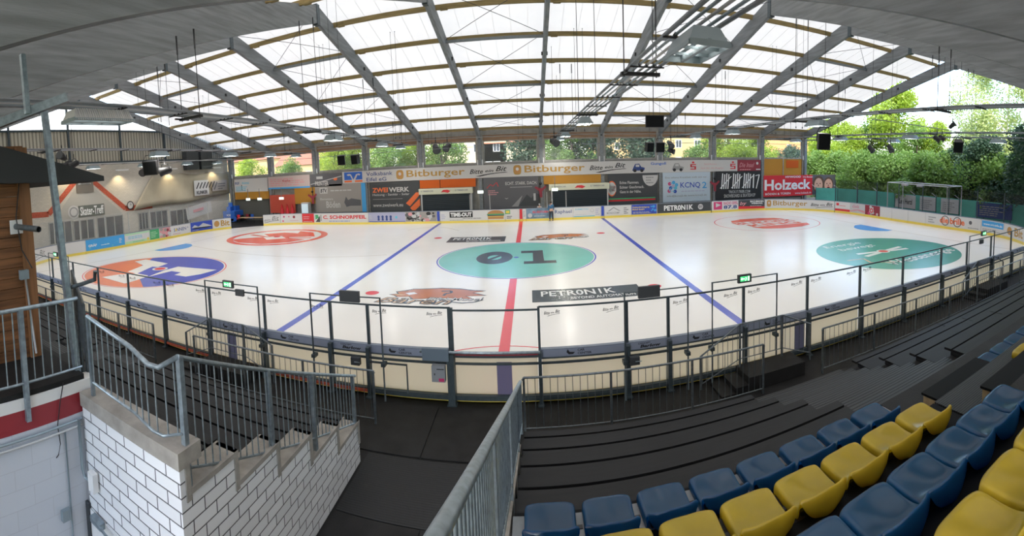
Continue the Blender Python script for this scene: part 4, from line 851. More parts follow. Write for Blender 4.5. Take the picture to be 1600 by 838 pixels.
def a_(b, fn, L, H):
    t_(b, fn, 'Eine seltene Krankheit stellt sich vor', .05, .80, .92, .86, K_MID); rn = random.Random(3)
    for (u, v, m_) in ((.14, .62, K_MAG), (.22, .66, K_LBLUE), (.28, .58, K_LBLUE), (.26, .48, K_CYAN), (.16, .48, K_DEEP), (.13, .38, K_MAG), (.25, .36, K_DEEP), (.21, .54, K_LIL)): disc(b, fn, u, v, .035, .06, m_, .005, 14)
    stroke(b, fn, [(.14, .62), (.22, .66), (.28, .58), (.26, .48), (.16, .48), (.13, .38), (.25, .36)], .02, K_CYAN)
    t_(b, fn, 'KCNQ', .36, .44, .78, .66, K_DEEP, .01); t_(b, fn, '2', .82, .44, .92, .66, K_LBLUE, .01); stripes(b, fn, .38, .34, .92, .40, K_LIL, 1); t_(b, fn, 'info@kcnq2.de www.kcnq2.de', .08, .16, .92, .24, K_MID)
wallbanner(1036, 1110, LZ0, LZ1, 'pale blue banner with coloured dots joined by lines', col('pale_blue', (.46, .55, .63)), a_, LY)
def a_(b, fn, L, H):
    for g in range(3):
        u = .14+.24*g
        for q in range(4): stroke(b, fn, [(u+.045*q-.01, .38), (u+.045*q+.012, .92-.03*(q % 2))], .022, M_WHITE)
        stroke(b, fn, [(u-.04, .40), (u+.2, .82)], .02, M_WHITE, .008)
    stroke(b, fn, [(.83, .38), (.84, .88)], .025, M_WHITE); stroke(b, fn, [(.88, .82), (.97, .86), (.90, .36)], .022, M_WHITE)
    t_(b, fn, 'TRICK17-TRIER.COM', .28, .22, .76, .32, M_GREYB); t_(b, fn, 'SNOWBOARD & SKATESHOP', .18, .07, .88, .19, M_WHITEB, .01)
wallbanner(1118, 1188, LZ0, LZ1+.05, 'black banner with white tally strokes', K_, a_, LY)
def a_(b, fn, L, H):
    t_(b, fn, 'Holzeck', .01, .30, .63, .80, M_WHITE, .03); t_(b, fn, 'BÖDEN & TÜREN', .02, .08, .35, .20, M_WHITE, .02); t_(b, fn, 'www.holzeck.de', .41, .08, .64, .18, M_WHITE); t_(b, fn, 'HYWOOD', .28, .87, .49, .97, M_WHITE, .03); t_(b, fn, 'Die Besten', .52, .87, .66, .95, M_WHITE)
    r_(b, fn, .655, 0, 1, 1, K_DKGREY, .004)
    hair = mat('print_hair', (.10, .055, .03)); lip = K_RED
    disc(b, fn, .745, .52, .088, .44, hair, .006, 28); disc(b, fn, .745, .48, .062, .36, K_SKIN, .008, 28); disc(b, fn, .895, .52, .075, .36, hair, .007, 28); disc(b, fn, .895, .47, .062, .32, K_SKIN, .009, 28)
    for (cx, cy) in ((.745, .56), (.895, .55)):
        for s in (-1, 1): disc(b, fn, cx+s*.024, cy, .010, .028, hair, .011, 12)
        poly(b, fn, [(cx-.004, cy-.02), (cx+.006, cy-.13), (cx-.01, cy-.13)], hair, .011)
    disc(b, fn, .745, .30, .026, .055, M_WHITE, .011, 16, PI, 2*PI); disc(b, fn, .895, .31, .026, .085, lip, .011, 18); disc(b, fn, .895, .31, .018, .055, K_, .013, 18)
wallbanner(1193, 1304, 1.0, 3.45, 'red banner with big white letters and two printed smiling faces', K_RED, a_, 18.09)
# kiosks with roller shutters
for (p0, p1, side, z1) in ((659, 738, 'left', 3.0), (862, 951, 'right', 3.0)):
    a, c = atx(p0, 'y', 17.6).x, atx(p1, 'y', 17.6).x; t = thing('kiosk', 'shuttered kiosk with dark slats %s of the centre line' % side, 'kiosk', ((a+c)/2, 17.6, 0))
    b = B(); b.box(a+.1, 17.62, .3, c-.1, 17.70, 2.55); b.build('shutter', M_SHUT, t)
    b = B(); b.box(a, 17.6, 0, a+.12, 18.3, 2.6); b.box(c-.12, 17.6, 0, c, 18.3, 2.6); b.box(a, 17.72, 0, c, 18.25, .9); b.build('frame', M_GREYB, t)
    b = B(); b.box(a-.2, 17.5, 2.55, c+.1, 18.2, 3.12, mat('sign_cream', (.62, .62, .48), .6)); b.build('sign_box', None, t)
    fn = lambda u, v, w: Vector((a-.2+u*(c-a+.3), 17.49-w, 2.55+v*.57)); b = B(); txt(b, 'G TIMBERCAR', fn, .04, .45, .28, .72, K_MID, 0, .03); txt(b, 'G TIMBERCAR', fn, .68, .45, .92, .72, K_MID, 0, .03)
    poly(b, fn, [(.42, .3), (.46, .7), (.54, .75), (.6, .5), (.55, .2), (.48, .35)], K_RED); b.build('lettering', None, t)
# steel posts and lit boxes between the banners
b = B(); b.box(20.9, 17.8, 0, 21.0, 17.9, 0.1)
for (px, s) in ((846, 'right of the charcoal roof banner'), (490, 'left of the glove banner'), (1117, 'left of the tally banner')):
    p = atx(px, 'y', 17.7); t = thing('figure_cutout', 'dark red hockey figure sign %s' % s, 'sign', (p.x, 17.7, 1.9)); b = B(); fn = lambda u, v, w: Vector((p.x+u, 17.7-w, v))
    b.prism([(-.1, 1.9), (.12, 1.9), (.14, 2.5), (.55, 2.9), (.45, 3.05), (.15, 2.8), (-.12, 2.8), (-.5, 3.0), (-.6, 2.85), (-.15, 2.5)], fn, 0, .04, K_MAROON); b.build('board', K_MAROON, t)
    b = B(); b.sphere((p.x, 17.68, 3.25), .14, 10, K_); b.box(p.x-.04, 17.72, 2.75, p.x+.04, 17.78, 3.9, K_GRAPH); b.build('head', None, t)
for k, (px, s) in enumerate(((752, 'left of the charcoal roof banner'), (868, 'above the right kiosk counter'), (389, 'over the machine bay, left one'), (407, 'over the machine bay, right one'), (441, 'over the player gate'))):
    p = atx(px, 'y', 17.4); b = B(); b.box(p.x-.28, 17.35, 2.5, p.x+.28, 17.45, 2.78, M_EXITW); b.box(p.x-.03, 17.38, 2.78, p.x+.03, 17.42, 3.9, M_STEEL); plainthing('exit_sign', b, None, 'small pale lit sign %s' % s, 'exit sign')
# slim white posts of the team boxes behind the far boards
for k, px in enumerate((735, 766, 855, 885)):
    p = atx(px, 'y', 16.6); b = B(); b.tube([(p.x, 16.6, 0), (p.x, 16.6, 2.5)], .045, 8); b.box(p.x-.15, 16.45, 0, p.x+.15, 16.75, .03); plainthing('team_box_post', b, M_WHITEB, 'slim white post of the team boxes, %s from the left' % ORD[k], 'post', 'white posts behind the far boards')
# things at the machine bay by the open gate
def on_floor(px, py, z=0): return at(px, py, 'z', z)
t = thing('ice_resurfacer', 'blue ice machine parked in the far left bay', 'machine', (-32.7, 17.2, 0)); x, y = -32.7, 17.1
b = B(); b.box(x-.9, y-1.1, .45, x+.9, y+.6, 1.35); b.box(x-.8, y-.2, 1.35, x+.4, y+.6, 1.9); b.build('body', K_BLUE, t)
b = B(); b.box(x-.45, y-.9, 1.35, x+.15, y-.45, 1.85, K_BLUE); b.box(x-.45, y-.5, 1.8, x+.15, y-.38, 2.35, K_BLUE); b.build('driver_seat', None, t)
fn_ = lambda u, v, w: Vector((x+u, y-1.105-w, v)); b = B(); txt(b, 'ICE', fn_, -.3, .75, .3, 1.0, M_WHITE, 0, .02); b.build('lettering', None, t)
for sx in (-1, 1):
    for sy in (-.75, .35): b = B(); b.tube([(x+sx*.72, y+sy, .38), (x+sx*.95, y+sy, .38)], .38, 16); b.build('wheel', K_, t)
t = thing('banner_stand', 'slanted white banner lying on the rack behind the left end boards', 'banner', (-33.3, 11, 1)); b = B(); b.bar((-33.4, 9.6, 1.7), (-33.3, 13.6, 2.2), .08, 1.3, M_WHITEB); b.build('sheet', None, t)
b = B(); b.bar((-33.33, 10.6, 1.9), (-33.25, 12.2, 2.1), .02, .3, K_PINK); b.build('print', None, t)
for k, (px, py) in enumerate(((384, 350), (402, 350))):
    p = on_floor(px, py); t = thing('table', 'small table in the open gate, %s' % ('left one' if k == 0 else 'right one'), 'table', (p.x, p.y, 0), 'tables by the machine bay'); b = B(); b.box(p.x-.75, p.y-.4, .70, p.x+.75, p.y+.4, .74); b.build('table_top', M_LWOOD, t)
    for sx in (-.65, .65):
        for sy in (-.33, .33): b = B(); b.tube([(p.x+sx, p.y+sy, 0), (p.x+sx, p.y+sy, .70)], .02, 6); b.build('leg', M_ROD, t)
cols = [K_BLUE, K_RED, K_CYAN, K_MAROON, K_]
for k, (px, py) in enumerate(((366, 352), (372, 348), (379, 345), (391, 346), (398, 345), (408, 344))):
    p = on_floor(px, py); p.y = min(p.y, 16.9-.3*(k % 2)); t = thing('stacking_chair', '%s small chair from the left in the open gate' % ORD[k], 'chair', (p.x, p.y, 0), 'chairs by the machine bay')
    b = B(); b.box(p.x-.22, p.y-.22, .43, p.x+.22, p.y+.22, .46); b.build('seat', cols[k % 5], t); b = B(); b.box(p.x-.22, p.y+.19, .5, p.x+.22, p.y+.23, .92); b.build('backrest', cols[k % 5], t)
    for sx in (-.2, .2):
        for sy in (-.2, .2): b = B(); b.tube([(p.x+sx, p.y+sy, 0), (p.x+sx, p.y+sy, .43 if sy < 0 else .9)], .015, 5); b.build('leg', M_ROD, t)
for k, px in enumerate((441, 449, 457)):
    p = atx(px, 'y', 17.0); z = 0; b = B(); b.tube([(p.x, 17, .0), (p.x, 17, .5), (p.x, 17, 1.5), (p.x, 17, 2.0)], [.30, .29, .16, .04], 10); plainthing('red_cone', b, K_RED, 'tall red padded cone behind the board, %s from the left' % ORD[k], 'cone', 'red cones behind the far boards')
p = atx(478, 'y', 17.2); t = thing('vending_machine', 'pale blue glowing drinks cabinet behind the red advert board', 'cabinet', (p.x, 17.2, 0)); b = B(); b.box(p.x-.45, 17.0, 0, p.x+.45, 17.6, 2.1); b.build('body', M_GREYB, t); b = B(); b.box(p.x-.38, 16.97, .5, p.x+.38, 16.99, 1.95); b.build('door', mat('cabinet_glow', (.6, .75, .85), .3, emit=.5), t)
# ================================================================== PEOPLE
def skin_body(name, label, joints, edges, m, parent=None, sub=2):
    me = bpy.data.meshes.new(name); o0 = ORG[parent.name] if parent else Vector((0, 0, 0))
    me.from_pydata([Vector(j[:3])-o0 for j in joints], edges, []); o = bpy.data.objects.new(name, me); C.objects.link(o)
    md = o.modifiers.new('s', 'SKIN'); 
    for i, j in enumerate(joints): me.skin_vertices[0].data[i].radius = (j[3], j[4] if len(j) > 4 else j[3]); me.skin_vertices[0].data[i].use_root = (i == 0)
    md.use_smooth_shade = True; o.modifiers.new('sub', 'SUBSURF').levels = sub; o.modifiers['sub'].render_levels = sub
    dg = bpy.context.evaluated_depsgraph_get(); dg.update(); me2 = bpy.data.meshes.new_from_object(o.evaluated_get(dg)); o.modifiers.clear(); o.data = me2
    me2.materials.clear(); me2.materials.append(m); me2.polygons.foreach_set('use_smooth', [True]*len(me2.polygons))
    if parent: o.parent = parent; ORG[o.name] = o0
    return o
def person(x, y, label, jacket, trousers, hair, z=0, face=0, sc_=1.0, lean=0):
    t = thing('person', label, 'person', (x, y, z)); ca, sa = math.cos(face), math.sin(face)
    def g(px, py, pz): return (x+(px*ca-py*sa)*sc_, y+(px*sa+py*ca)*sc_, z+pz*sc_)
    def jl(L_): return [(*g(a, b, c), *(q*sc_ for q in r)) for (a, b, c, r) in [(l[0], l[1], l[2], l[3:]) for l in L_]]
    # one continuous figure: pelvis, spine, head, arms with hands, legs with feet
    body = [(0, 0, .95, .14, .10), (0, 0, 1.15, .135, .095), (0, 0, 1.36, .16, .10), (0, 0, 1.47, .07, .06), (0, .01, 1.54, .05), (0, .02, 1.60, .075, .085), (0, .02, 1.70, .07, .085),
            (.19, 0, 1.42, .06), (.26, .02, 1.16, .042), (.25, .14, .95, .032), (.25, .2, .88, .022),
            (-.19, 0, 1.42, .06), (-.27, .0, 1.16, .042), (-.25, .10, .94, .032), (-.25, .15, .87, .022),
            (.10, 0, .86, .095), (.12, .01, .48, .062), (.13, -.02, .09, .042), (.14, .12, .045, .035),
            (-.10, 0, .86, .095), (-.13, .03, .48, .062), (-.15, 0, .09, .042), (-.16, .14, .045, .035)]
    ed = [(0, 1), (1, 2), (2, 3), (3, 4), (4, 5), (5, 6), (2, 7), (7, 8), (8, 9), (9, 10), (2, 11), (11, 12), (12, 13), (13, 14), (0, 15), (15, 16), (16, 17), (17, 18), (0, 19), (19, 20), (20, 21), (21, 22)]
    skin_body('body', label, jl(body), ed, K_SKIN, t)
    jk = [(0, 0, .88, .155, .115), (0, 0, 1.15, .15, .11), (0, 0, 1.37, .175, .115), (0, 0, 1.47, .075, .07), (.195, 0, 1.42, .072), (.265, .02, 1.16, .056), (.255, .13, .97, .046), (-.195, 0, 1.42, .072), (-.275, 0, 1.16, .056), (-.255, .09, .96, .046)]
    skin_body('jacket', '', jl(jk), [(0, 1), (1, 2), (2, 3), (2, 4), (4, 5), (5, 6), (2, 7), (7, 8), (8, 9)], jacket, t)
    tr = [(0, 0, .93, .14, .11), (.10, 0, .84, .108), (.12, .01, .48, .078), (.13, -.02, .10, .06), (-.10, 0, .84, .108), (-.13, .03, .48, .078), (-.15, 0, .10, .06)]
    skin_body('trousers', '', jl(tr), [(0, 1), (1, 2), (2, 3), (0, 4), (4, 5), (5, 6)], trousers, t)
    b = B(); c = g(0, -.01, 1.70); b.sphere(c, .105*sc_, 14, hair, (1, 1.12, 1.0)); b.build('hair', hair, t)
    for s in (1, -1):
        sh = [(.135*s, -.06, .05, .045), (.14*s, .04, .05, .045), (.15*s, .17, .04, .035)]; skin_body('shoe', '', jl(sh), [(0, 1), (1, 2)], K_, t)
    b = B()
    for s in (1, -1):                     # five separate fingers on each hand
        for q in range(4): p0 = g(s*.25-.03+.02*q, .19, .87); p1 = g(s*.25-.03+.02*q, .235, .82); p2 = g(s*.25-.03+.02*q, .235, .79+.004*q); b.tube([p0, p1, p2], .008*sc_, 5)
        b.tube([g(s*.25-s*.04, .17, .88), g(s*.25-s*.06, .22, .85)], .009*sc_, 5)
    b.build('fingers', K_SKIN, t)
    b = B(); 
    for s in (1, -1): b.sphere(g(s*.03, .098, 1.645), .011*sc_, 6, K_)
    b.add([g(-.012, .10, 1.60), g(.012, .10, 1.60), g(0, .125, 1.60), g(0, .10, 1.64)], [(0, 1, 2), (0, 2, 3), (1, 3, 2)], K_SKIN); b.add([g(-.02, .098, 1.575), g(.02, .098, 1.575), g(.015, .099, 1.565), g(-.015, .099, 1.565)], [(0, 1, 2, 3)], K_RED); b.build('face', None, t)
    return t
pp = on_floor(861, 343.5)
person(pp.x, 14.6, 'person in a blue jacket and dark trousers standing on the ice at the far boards', col('jacket_blue', (.03, .12, .24)), col('trousers_dark', (.025, .03, .045)), mat('hair_dark', (.05, .035, .025)), face=.3)
q = atx(843, 'y', 16.4); person(q.x, 16.4, 'person in a pale cap and white shirt mostly hidden behind the far boards', M_WHITEB, K_, M_WHITEB, z=-.0, face=PI, sc_=.80)
# ================================================================== TERRACES
TY = lambda i: -17.4-.862*i
TZ = lambda i: .80+.375*i
def terrace(x0, x1, i0, i1, name='floor_terrace', m=None, yback=None):
    b = B()
    for i in range(i0, i1):
        b.box(x0, TY(i)-.02, 0, x1, (TY(i+1) if i < i1-1 else (yback or TY(i+1)))-.02, TZ(i)-.20)
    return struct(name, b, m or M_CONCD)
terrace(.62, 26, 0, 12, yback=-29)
b = B(); b.box(.62, -17.42, 0, 26, -16.95, .36); struct('floor_step', b, M_RUBBER)
terrace(-26, -4.3, 0, 5, yback=-21.9); terrace(-4.3, -2.62, 0, 5, yback=-21.55)
b = B(); b.box(-26, -17.42, 0, -2.62, -16.95, .36); struct('floor_step', b, M_RUBBER)
def bench(x0, x1, i, label):
    t = thing('bench', label, 'bench', ((x0+x1)/2, TY(i), TZ(i)-.07), 'dark benches of the stand')
    n = max(1, round((x1-x0)/3.2)); 
    for (ya, yb) in ((.05, -.10), (-.145, -.66)):
        b = B()
        for k in range(n):
            a, c = x0+(x1-x0)*k/n+.004, x0+(x1-x0)*(k+1)/n-.004; dz = .004*((k*7+i*3) % 3-1)
            b.box(a, TY(i)+ya, TZ(i)-.045+dz, c, TY(i)+yb, TZ(i)+dz)
        b.build('plank', M_PLANK, t)
    k = x0+.15
    while k < x1: b = B(); b.box(k, TY(i)+.0, TZ(i)-.20, k+.06, TY(i)-.64, TZ(i)-.05); b.build('batten', M_ROD, t); k += 1.5
for i in range(4):
    bench(.66, 4.95, i, '%s tier bench counted from the ice, between the divider railing and the right aisle' % ORD[i]); bench(7.6, 24, i, '%s tier bench counted from the ice, beyond the right aisle' % ORD[i])
for i in range(5):
    bench(-7.5, -2.68, i, '%s tier bench counted from the ice, behind the white block wall railing' % ORD[i]); bench(-24, -9.3, i, '%s tier bench counted from the ice, beyond the left aisle' % ORD[i])
# aisle steps with ribbed rubber
def aisle(x0, x1, n):
    for k in range(n):
        y = TY(0)+.43-.431*k; z = TZ(0)-.375+.1875*k; b = B(); b.box(x0, y, 0, x1, y-.44, z+.01); struct('floor_aisle_step', b, M_RUBRIB)
aisle(4.98, 7.57, 9); aisle(-9.27, -7.53, 11)
for i in range(4, 9):
    b = B(); y = TY(i); b.box(4.9, y, TZ(i)-.08, 26, y-.862, TZ(i)-.02); struct('floor_tread', b, M_RUBRIBX if i % 2 else M_RUBBER)
    b = B(); b.box(.66, y, TZ(i)-.08, 4.88, y-.862, TZ(i)-.03); struct('floor_tread', b, M_BLACK)
    t = thing('aisle_block', 'pale sided step block with black top in the right aisle, %s from the bottom' % ORD[i-4], 'step', (5.9, y-.6, TZ(i)), 'step blocks in the right aisle')
    b = B(); b.box(5.22, y-.45, TZ(i)-.02, 6.5, y-.86, TZ(i)+.16); b.build('box', M_LWOOD, t); b = B(); b.box(5.20, y-.43, TZ(i)+.16, 6.52, y-.87, TZ(i)+.19); b.build('tread', M_BLACK, t)
# ================================================================== SEATS
def seat_mesh():
    prof = [(.210, -.060, .90, 0), (.226, -.020, .96, .2), (.205, .014, 1.0, .4), (.14, .014, 1.0, .8), (.05, .004, .99, 1), (-.05, .0, .98, 1), (-.13, .008, .98, 1), (-.18, .040, .99, .8), (-.205, .085, 1.01, .4), (-.216, .122, 1.03, .1), (-.224, .132, 1.04, 0), (-.234, .126, 1.04, 0), (-.250, .085, .97, 0), (-.264, .035, .86, 0), (-.268, -.015, .66, 0), (-.258, -.055, .36, 0)]
    us = [-1.06, -1.05, -.98, -.88, -.7, -.45, -.2, .0, .2, .45, .7, .88, .98, 1.05, 1.06]; nu = len(us)-1; vs = []; fs = []
    for pi_, (y, z, w, dip) in enumerate(prof):
        for u in us:
            a = min(1, abs(u)); e = a**4; fl_ = [0, .022, .085][(abs(u) > 1.04)+(abs(u) > 1.055)] if pi_ < 11 else 0       # rolled side flange
            zz = z-.036*dip*(1-a*a)-fl_-(.012*e if z < .1 else 0)+(.006*math.cos(u*PI*1.5) if z > .1 else 0)-(.016*e if z > .1 else 0)
            yy = y-(.022*(1-a*a) if y < -.15 else 0)-(.028*e if y > .13 else 0)+(.02*e if y < -.2 else 0)
            vs.append((u*.212*w, yy, zz))
    for i in range(len(prof)-1):
        for k in range(nu): a = i*(nu+1)+k; fs.append((a, a+1, a+nu+2, a+nu+1))
    me = bpy.data.meshes.new('seat_shell'); me.from_pydata(vs, [], fs); me.polygons.foreach_set('use_smooth', [True]*len(fs))
    o = bpy.data.objects.new('tmp', me); C.objects.link(o); s = o.modifiers.new('a', 'SOLIDIFY'); s.thickness = .010; s.offset = 0; q = o.modifiers.new('b', 'SUBSURF'); q.levels = 1; q.render_levels = 1
    dg = bpy.context.evaluated_depsgraph_get(); dg.update(); r = bpy.data.meshes.new_from_object(o.evaluated_get(dg)); bpy.data.objects.remove(o); r.name = 'seat_shell'
    r.polygons.foreach_set('use_smooth', [True]*len(r.polygons)); return r
SM = seat_mesh()
def seat_proto(colm):
    t = thing('stadium_seat', 'x', 'seat'); me = SM.copy(); me.materials.clear(); me.materials.append(colm); o = bpy.data.objects.new('shell', me); C.objects.link(o); o.parent = t
    b = B(); b.box(-.17, -.14, -.09, .17, -.10, -.048); b.box(-.17, .10, -.09, .17, .14, -.048); b.build('bracket', M_ROD, t); 
    return t
PROT = {'blue': seat_proto(M_BLUE_SEAT), 'yellow': seat_proto(M_YEL_SEAT)}; USED = set()
def seatrow(xs, i, dy, c, rowlab, side, group):
    for k, x in enumerate(xs):
        p = PROT[c]; o = p if c not in USED else copy_tree(p); USED.add(c)
        o.location = (x, TY(i)+dy, TZ(i)+.06); o.rotation_euler = (0, 0, random.uniform(-.03, .03)); o['label'] = '%s plastic seat, %s from the %s in the %s' % (c, ORD[k], side, rowlab); o['category'] = 'seat'; o['group'] = group
    t = thing('seat_beam', 'dark mounting beam under the %s' % rowlab, 'beam', ((xs[0]+xs[-1])/2, TY(i)+dy, TZ(i)-.03)); b = B(); b.box(xs[0]-.33, TY(i)+dy-.16, TZ(i)-.03, xs[-1]+.32, TY(i)+dy+.16, TZ(i)-.027+.0); 
    b.build('board', M_STEEL if i == 4 and xs[0] < 2 else M_RUBBER, t); b = B()
    for x in xs: b.box(x-.03+.25, TY(i)+dy-.02, TZ(i)-.027, x+.03+.25, TY(i)+dy+.02, TZ(i)-.02)
    b.build('bolt', M_ROD, t)
seatrow([.98+.514*k for k in range(8)], 4, -.20, 'blue', 'front blue row beside the divider railing', 'divider', 'blue seats of the front row')
seatrow([.98+.499*k for k in range(8)], 5, -.15, 'yellow', 'front yellow row beside the divider railing', 'divider', 'yellow seats of the second row')
seatrow([2.03+.455*k for k in range(7)], 6, -.16, 'blue', 'upper blue row', 'divider', 'blue seats of the third row')
seatrow([2.42+.47*k for k in range(4)], 7, -.10, 'yellow', 'uppermost yellow row', 'divider', 'yellow seats of the fourth row')
seatrow([6.86+.485*k for k in range(9)], 4, -.52, 'blue', 'blue row beyond the right aisle', 'aisle', 'blue seats beyond the aisle')
seatrow([6.72+.5*k for k in range(5)], 5, -.38, 'yellow', 'yellow row beyond the right aisle', 'aisle', 'yellow seats beyond the aisle')
# ================================================================== RAILINGS
def railing(label, top, bot, posts, step=.125, m=M_GALV, r=.024, rb=.008, pz=None, group=None, name='railing', cap=100, pr=.022):
    """top, bot: polylines of equal length; posts: list of (segment, fraction); pz(x, y): ground"""
    top = [Vector(p) for p in top]; bot = [Vector(p) for p in bot]
    t = thing(name, label, 'railing', tuple(bot[0]), group)
    b = B(); b.tube(top, r, 10); b.build('top_rail', m, t); b = B(); b.tube(bot, r*.62, 8); b.build('bottom_rail', m, t)
    for (s, f) in posts:
        p = top[s].lerp(top[s+1], f); q = bot[s].lerp(bot[s+1], f); z0 = pz(q.x, q.y) if pz else q.z-.12
        b = B(); b.box(p.x-pr, p.y-pr, z0, p.x+pr, p.y+pr, p.z); b.build('post', m, t)
    n = 0; rest = B()
    for s in range(len(top)-1):
        L = (top[s+1]-top[s]).length; k = max(1, int(L/step))
        for j in range(k):
            f = (j+.5)/k
            if any(ps == s and abs(pf-f)*L < .05 for ps, pf in posts): continue
            p = top[s].lerp(top[s+1], f); q = bot[s].lerp(bot[s+1], f); n += 1
            bb = rest if n > cap else B(); bb.tube([q, p], rb, 5, None, False)
            if bb is not rest: bb.build('baluster', m, t)
    if rest.f: rest.build('baluster', m, t)['kind'] = 'stuff'
    return t
fl = lambda x, y: 0.0
def front(x0, x1, label, m=M_GALVD):
    L = x1-x0; n = max(1, round(L/1.75)); railing(label, [(x0, -16.2, .14), (x0, -16.2, 1.12), (x0+.03, -16.2, 1.17), (x1-.03, -16.2, 1.17), (x1, -16.2, 1.12), (x1, -16.2, .14)][1:5], [(x0, -16.2, .12), (x0+.03, -16.2, .12), (x1-.03, -16.2, .12), (x1, -16.2, .12)],
        [(1, k/n) for k in range(n+1)], .15, m, .022, .007, fl, 'low railings along the walkway')
front(.62, 5.93, 'walkway railing in front of the right benches, ending at the divider'); front(7.62, 20.6, 'long walkway railing beyond the right aisle')
front(-7.65, -2.45, 'walkway railing behind the left gate, ending at the passage'); front(-20.2, -9.3, 'walkway railing at the far left behind the steel pole')
# gate platforms with sloping rails
def gateplat(x0, x1, label, flip=False):
    f = (lambda x: x) if not flip else (lambda x: x0+x1-x)
    b = B(); b.box(x0+.9, -16.0, 0, x1-.05, -15.3, .34, M_RUBBER); b.box(x0+.55, -16.0, 0, x0+.9, -15.3, .17, M_RUBBER); b.box(x0+.2, -16.0, 0, x0+.55, -15.3, .05, M_RUBBER)
    t = tag(b.build('gate_step', M_RUBBER), 'black rubber step platform behind the %s' % label, 'step')
    railing('railing with sloping ends around the step platform behind the %s' % label, [(x0-.1, -15.42, .80), (x0+.95, -15.42, 1.42), (x1-.35, -15.42, 1.42), (x1+.55, -15.42, 1.0)], [(x0-.1, -15.42, .12), (x0+.95, -15.42, .55), (x1-.35, -15.42, .55), (x1+.55, -15.42, .2)],
        [(0, 0.02), (1, 0.0), (1, .98), (2, .98)], .15, M_GALVD, .02, .007, fl, 'railings round the gate platforms')
gateplat(4.75, 7.3, 'right lit gate'); gateplat(-8.65, -6.1, 'left lit gate'); gateplat(15.3, 18.0, 'gate near the right end')
# divider railing beside the passage
DX = .58
railing('grey divider railing rising beside the passage into the foreground', [(DX, -16.15, 1.06), (DX, -20, 2.79), (DX, -23.4, 4.33), (DX, -24.7, 4.87)], [(DX, -16.15, .2), (DX, -20, 1.85), (DX, -23.4, 3.38), (DX, -24.7, 3.92)],
    [(0, 0.01), (0, .45), (0, .98), (1, .5), (1, .98), (2, .6)], .10, M_GALV, .034, .011, lambda x, y: max(0, .43*(-y-17.4)+.0), None)
b = B(); b.add([(.50, -17.4, 0), (.60, -17.4, 0), (.60, -17.4, .6), (.50, -17.4, .6), (.50, -29, 0), (.60, -29, 0), (.60, -29, 5.4), (.50, -29, 5.4)], [(0, 1, 2, 3), (4, 7, 6, 5), (0, 3, 7, 4), (1, 5, 6, 2), (3, 2, 6, 7)]); struct('wall_divider', b, M_CONC)
# ================================================================== WHITE BLOCK with stepped top
YB = -21.74
steps = [(-17.4, .8), (-18.25, 1.19), (-19.15, 1.60), (-20.0, 1.96), (-20.85, 2.32)]
b = B(); YL = [-17.4, -18.25, -19.15, -20.0, -20.85, -21.62]; ZL = [.80-.34, .80, 1.20, 1.58, 1.94, 2.30]
for i in range(5):
    b.box(-2.60, YL[i], 0, -2.35, YL[i+1], ZL[i+1]-.06)
b.box(-2.60, YL[5], 0, -2.35, YB, 2.56); b.box(-4.2, YB, 0, -2.60, YB+.25, 2.56)
struct('wall_block', b, M_TILE)
b = B()
for i in range(5):
    b.box(-2.66, YL[i]+.02, ZL[i+1]-.06, -2.33, YL[i+1], ZL[i+1]); b.box(-2.63, YL[i]-.05, ZL[i]-.1, -2.335, YL[i]+.02, ZL[i+1]-.0)
b.box(-2.63, YL[5]-.05, ZL[5]-.12, -2.335, YL[5]+.02, 2.72); b.box(-4.2, YB-.03, 2.56, -2.32, YB+.30, 2.74)
struct('trim_1', b, M_CONC)
# railings on the block
zt_r = lambda y: 1.62+.478*(-17.36-y); zb_r = lambda y: .80+.422*(-17.6-y)
railing('galvanised railing down the stepped top of the white block wall', [(-2.38, -21.62, 3.66), (-2.38, -19.5, zt_r(-19.5)), (-2.38, -17.36, 1.62)], [(-2.38, -21.62, 2.50), (-2.38, -19.5, zb_r(-19.5)), (-2.38, -17.36, .74)],
    [(0, 0.01), (0, .72), (1, .25), (1, .94)], .125, M_GALV, .026, .009, lambda x, y: zb_r(y)-.28, None, pr=.03)
railing('galvanised railing with a dip along the coping of the white block', [(-4.0, YB+.06, 3.78), (-3.1, YB+.05, 3.62), (-2.75, YB+.02, 3.52), (-2.6, YB+.04, 3.52), (-2.38, YB+.12, 3.66)], [(-4.0, YB+.06, 2.92), (-3.1, YB+.05, 2.86), (-2.75, YB+.02, 2.80), (-2.6, YB+.04, 2.79), (-2.38, YB+.12, 2.86)],
    [(0, .01)], .118, M_GALV, .028, .009, lambda x, y: 2.74, None)
# lamps under the lattice of the left end wall, throwing light down the brick
for k, (px, py) in enumerate(((105, 268), (191, 267), (269, 265), (338, 263))):
    p = at(px, py, 'x', XL+.8); t = thing('wall_lamp', 'white wall lamp shining down the brick of the left end wall, %s from the hut' % ORD[k], 'lamp', tuple(p), 'lamps on the left end wall')
    b = B(); b.box(p.x-.14, p.y-.7, p.z, p.x+.14, p.y+.7, p.z+.14); b.build('housing', M_WHITE, t); b = B(); b.box(XL, p.y-.04, p.z+.05, p.x, p.y+.04, p.z+.1); b.build('arm', M_STEEL, t)
    ld = bpy.data.lights.new('lamp_light', 'SPOT'); ld.energy = 260; ld.color = (1, .80, .48); ld.spot_size = math.radians(105); ld.spot_blend = .6; ld.shadow_soft_size = .12
    lo = bpy.data.objects.new('lamp_light', ld); C.objects.link(lo); lo.parent = t; lo.location = (0, 0, -.08); lo.rotation_euler = Vector((.35, 0, 1)).to_track_quat('Z', 'Y').to_euler()
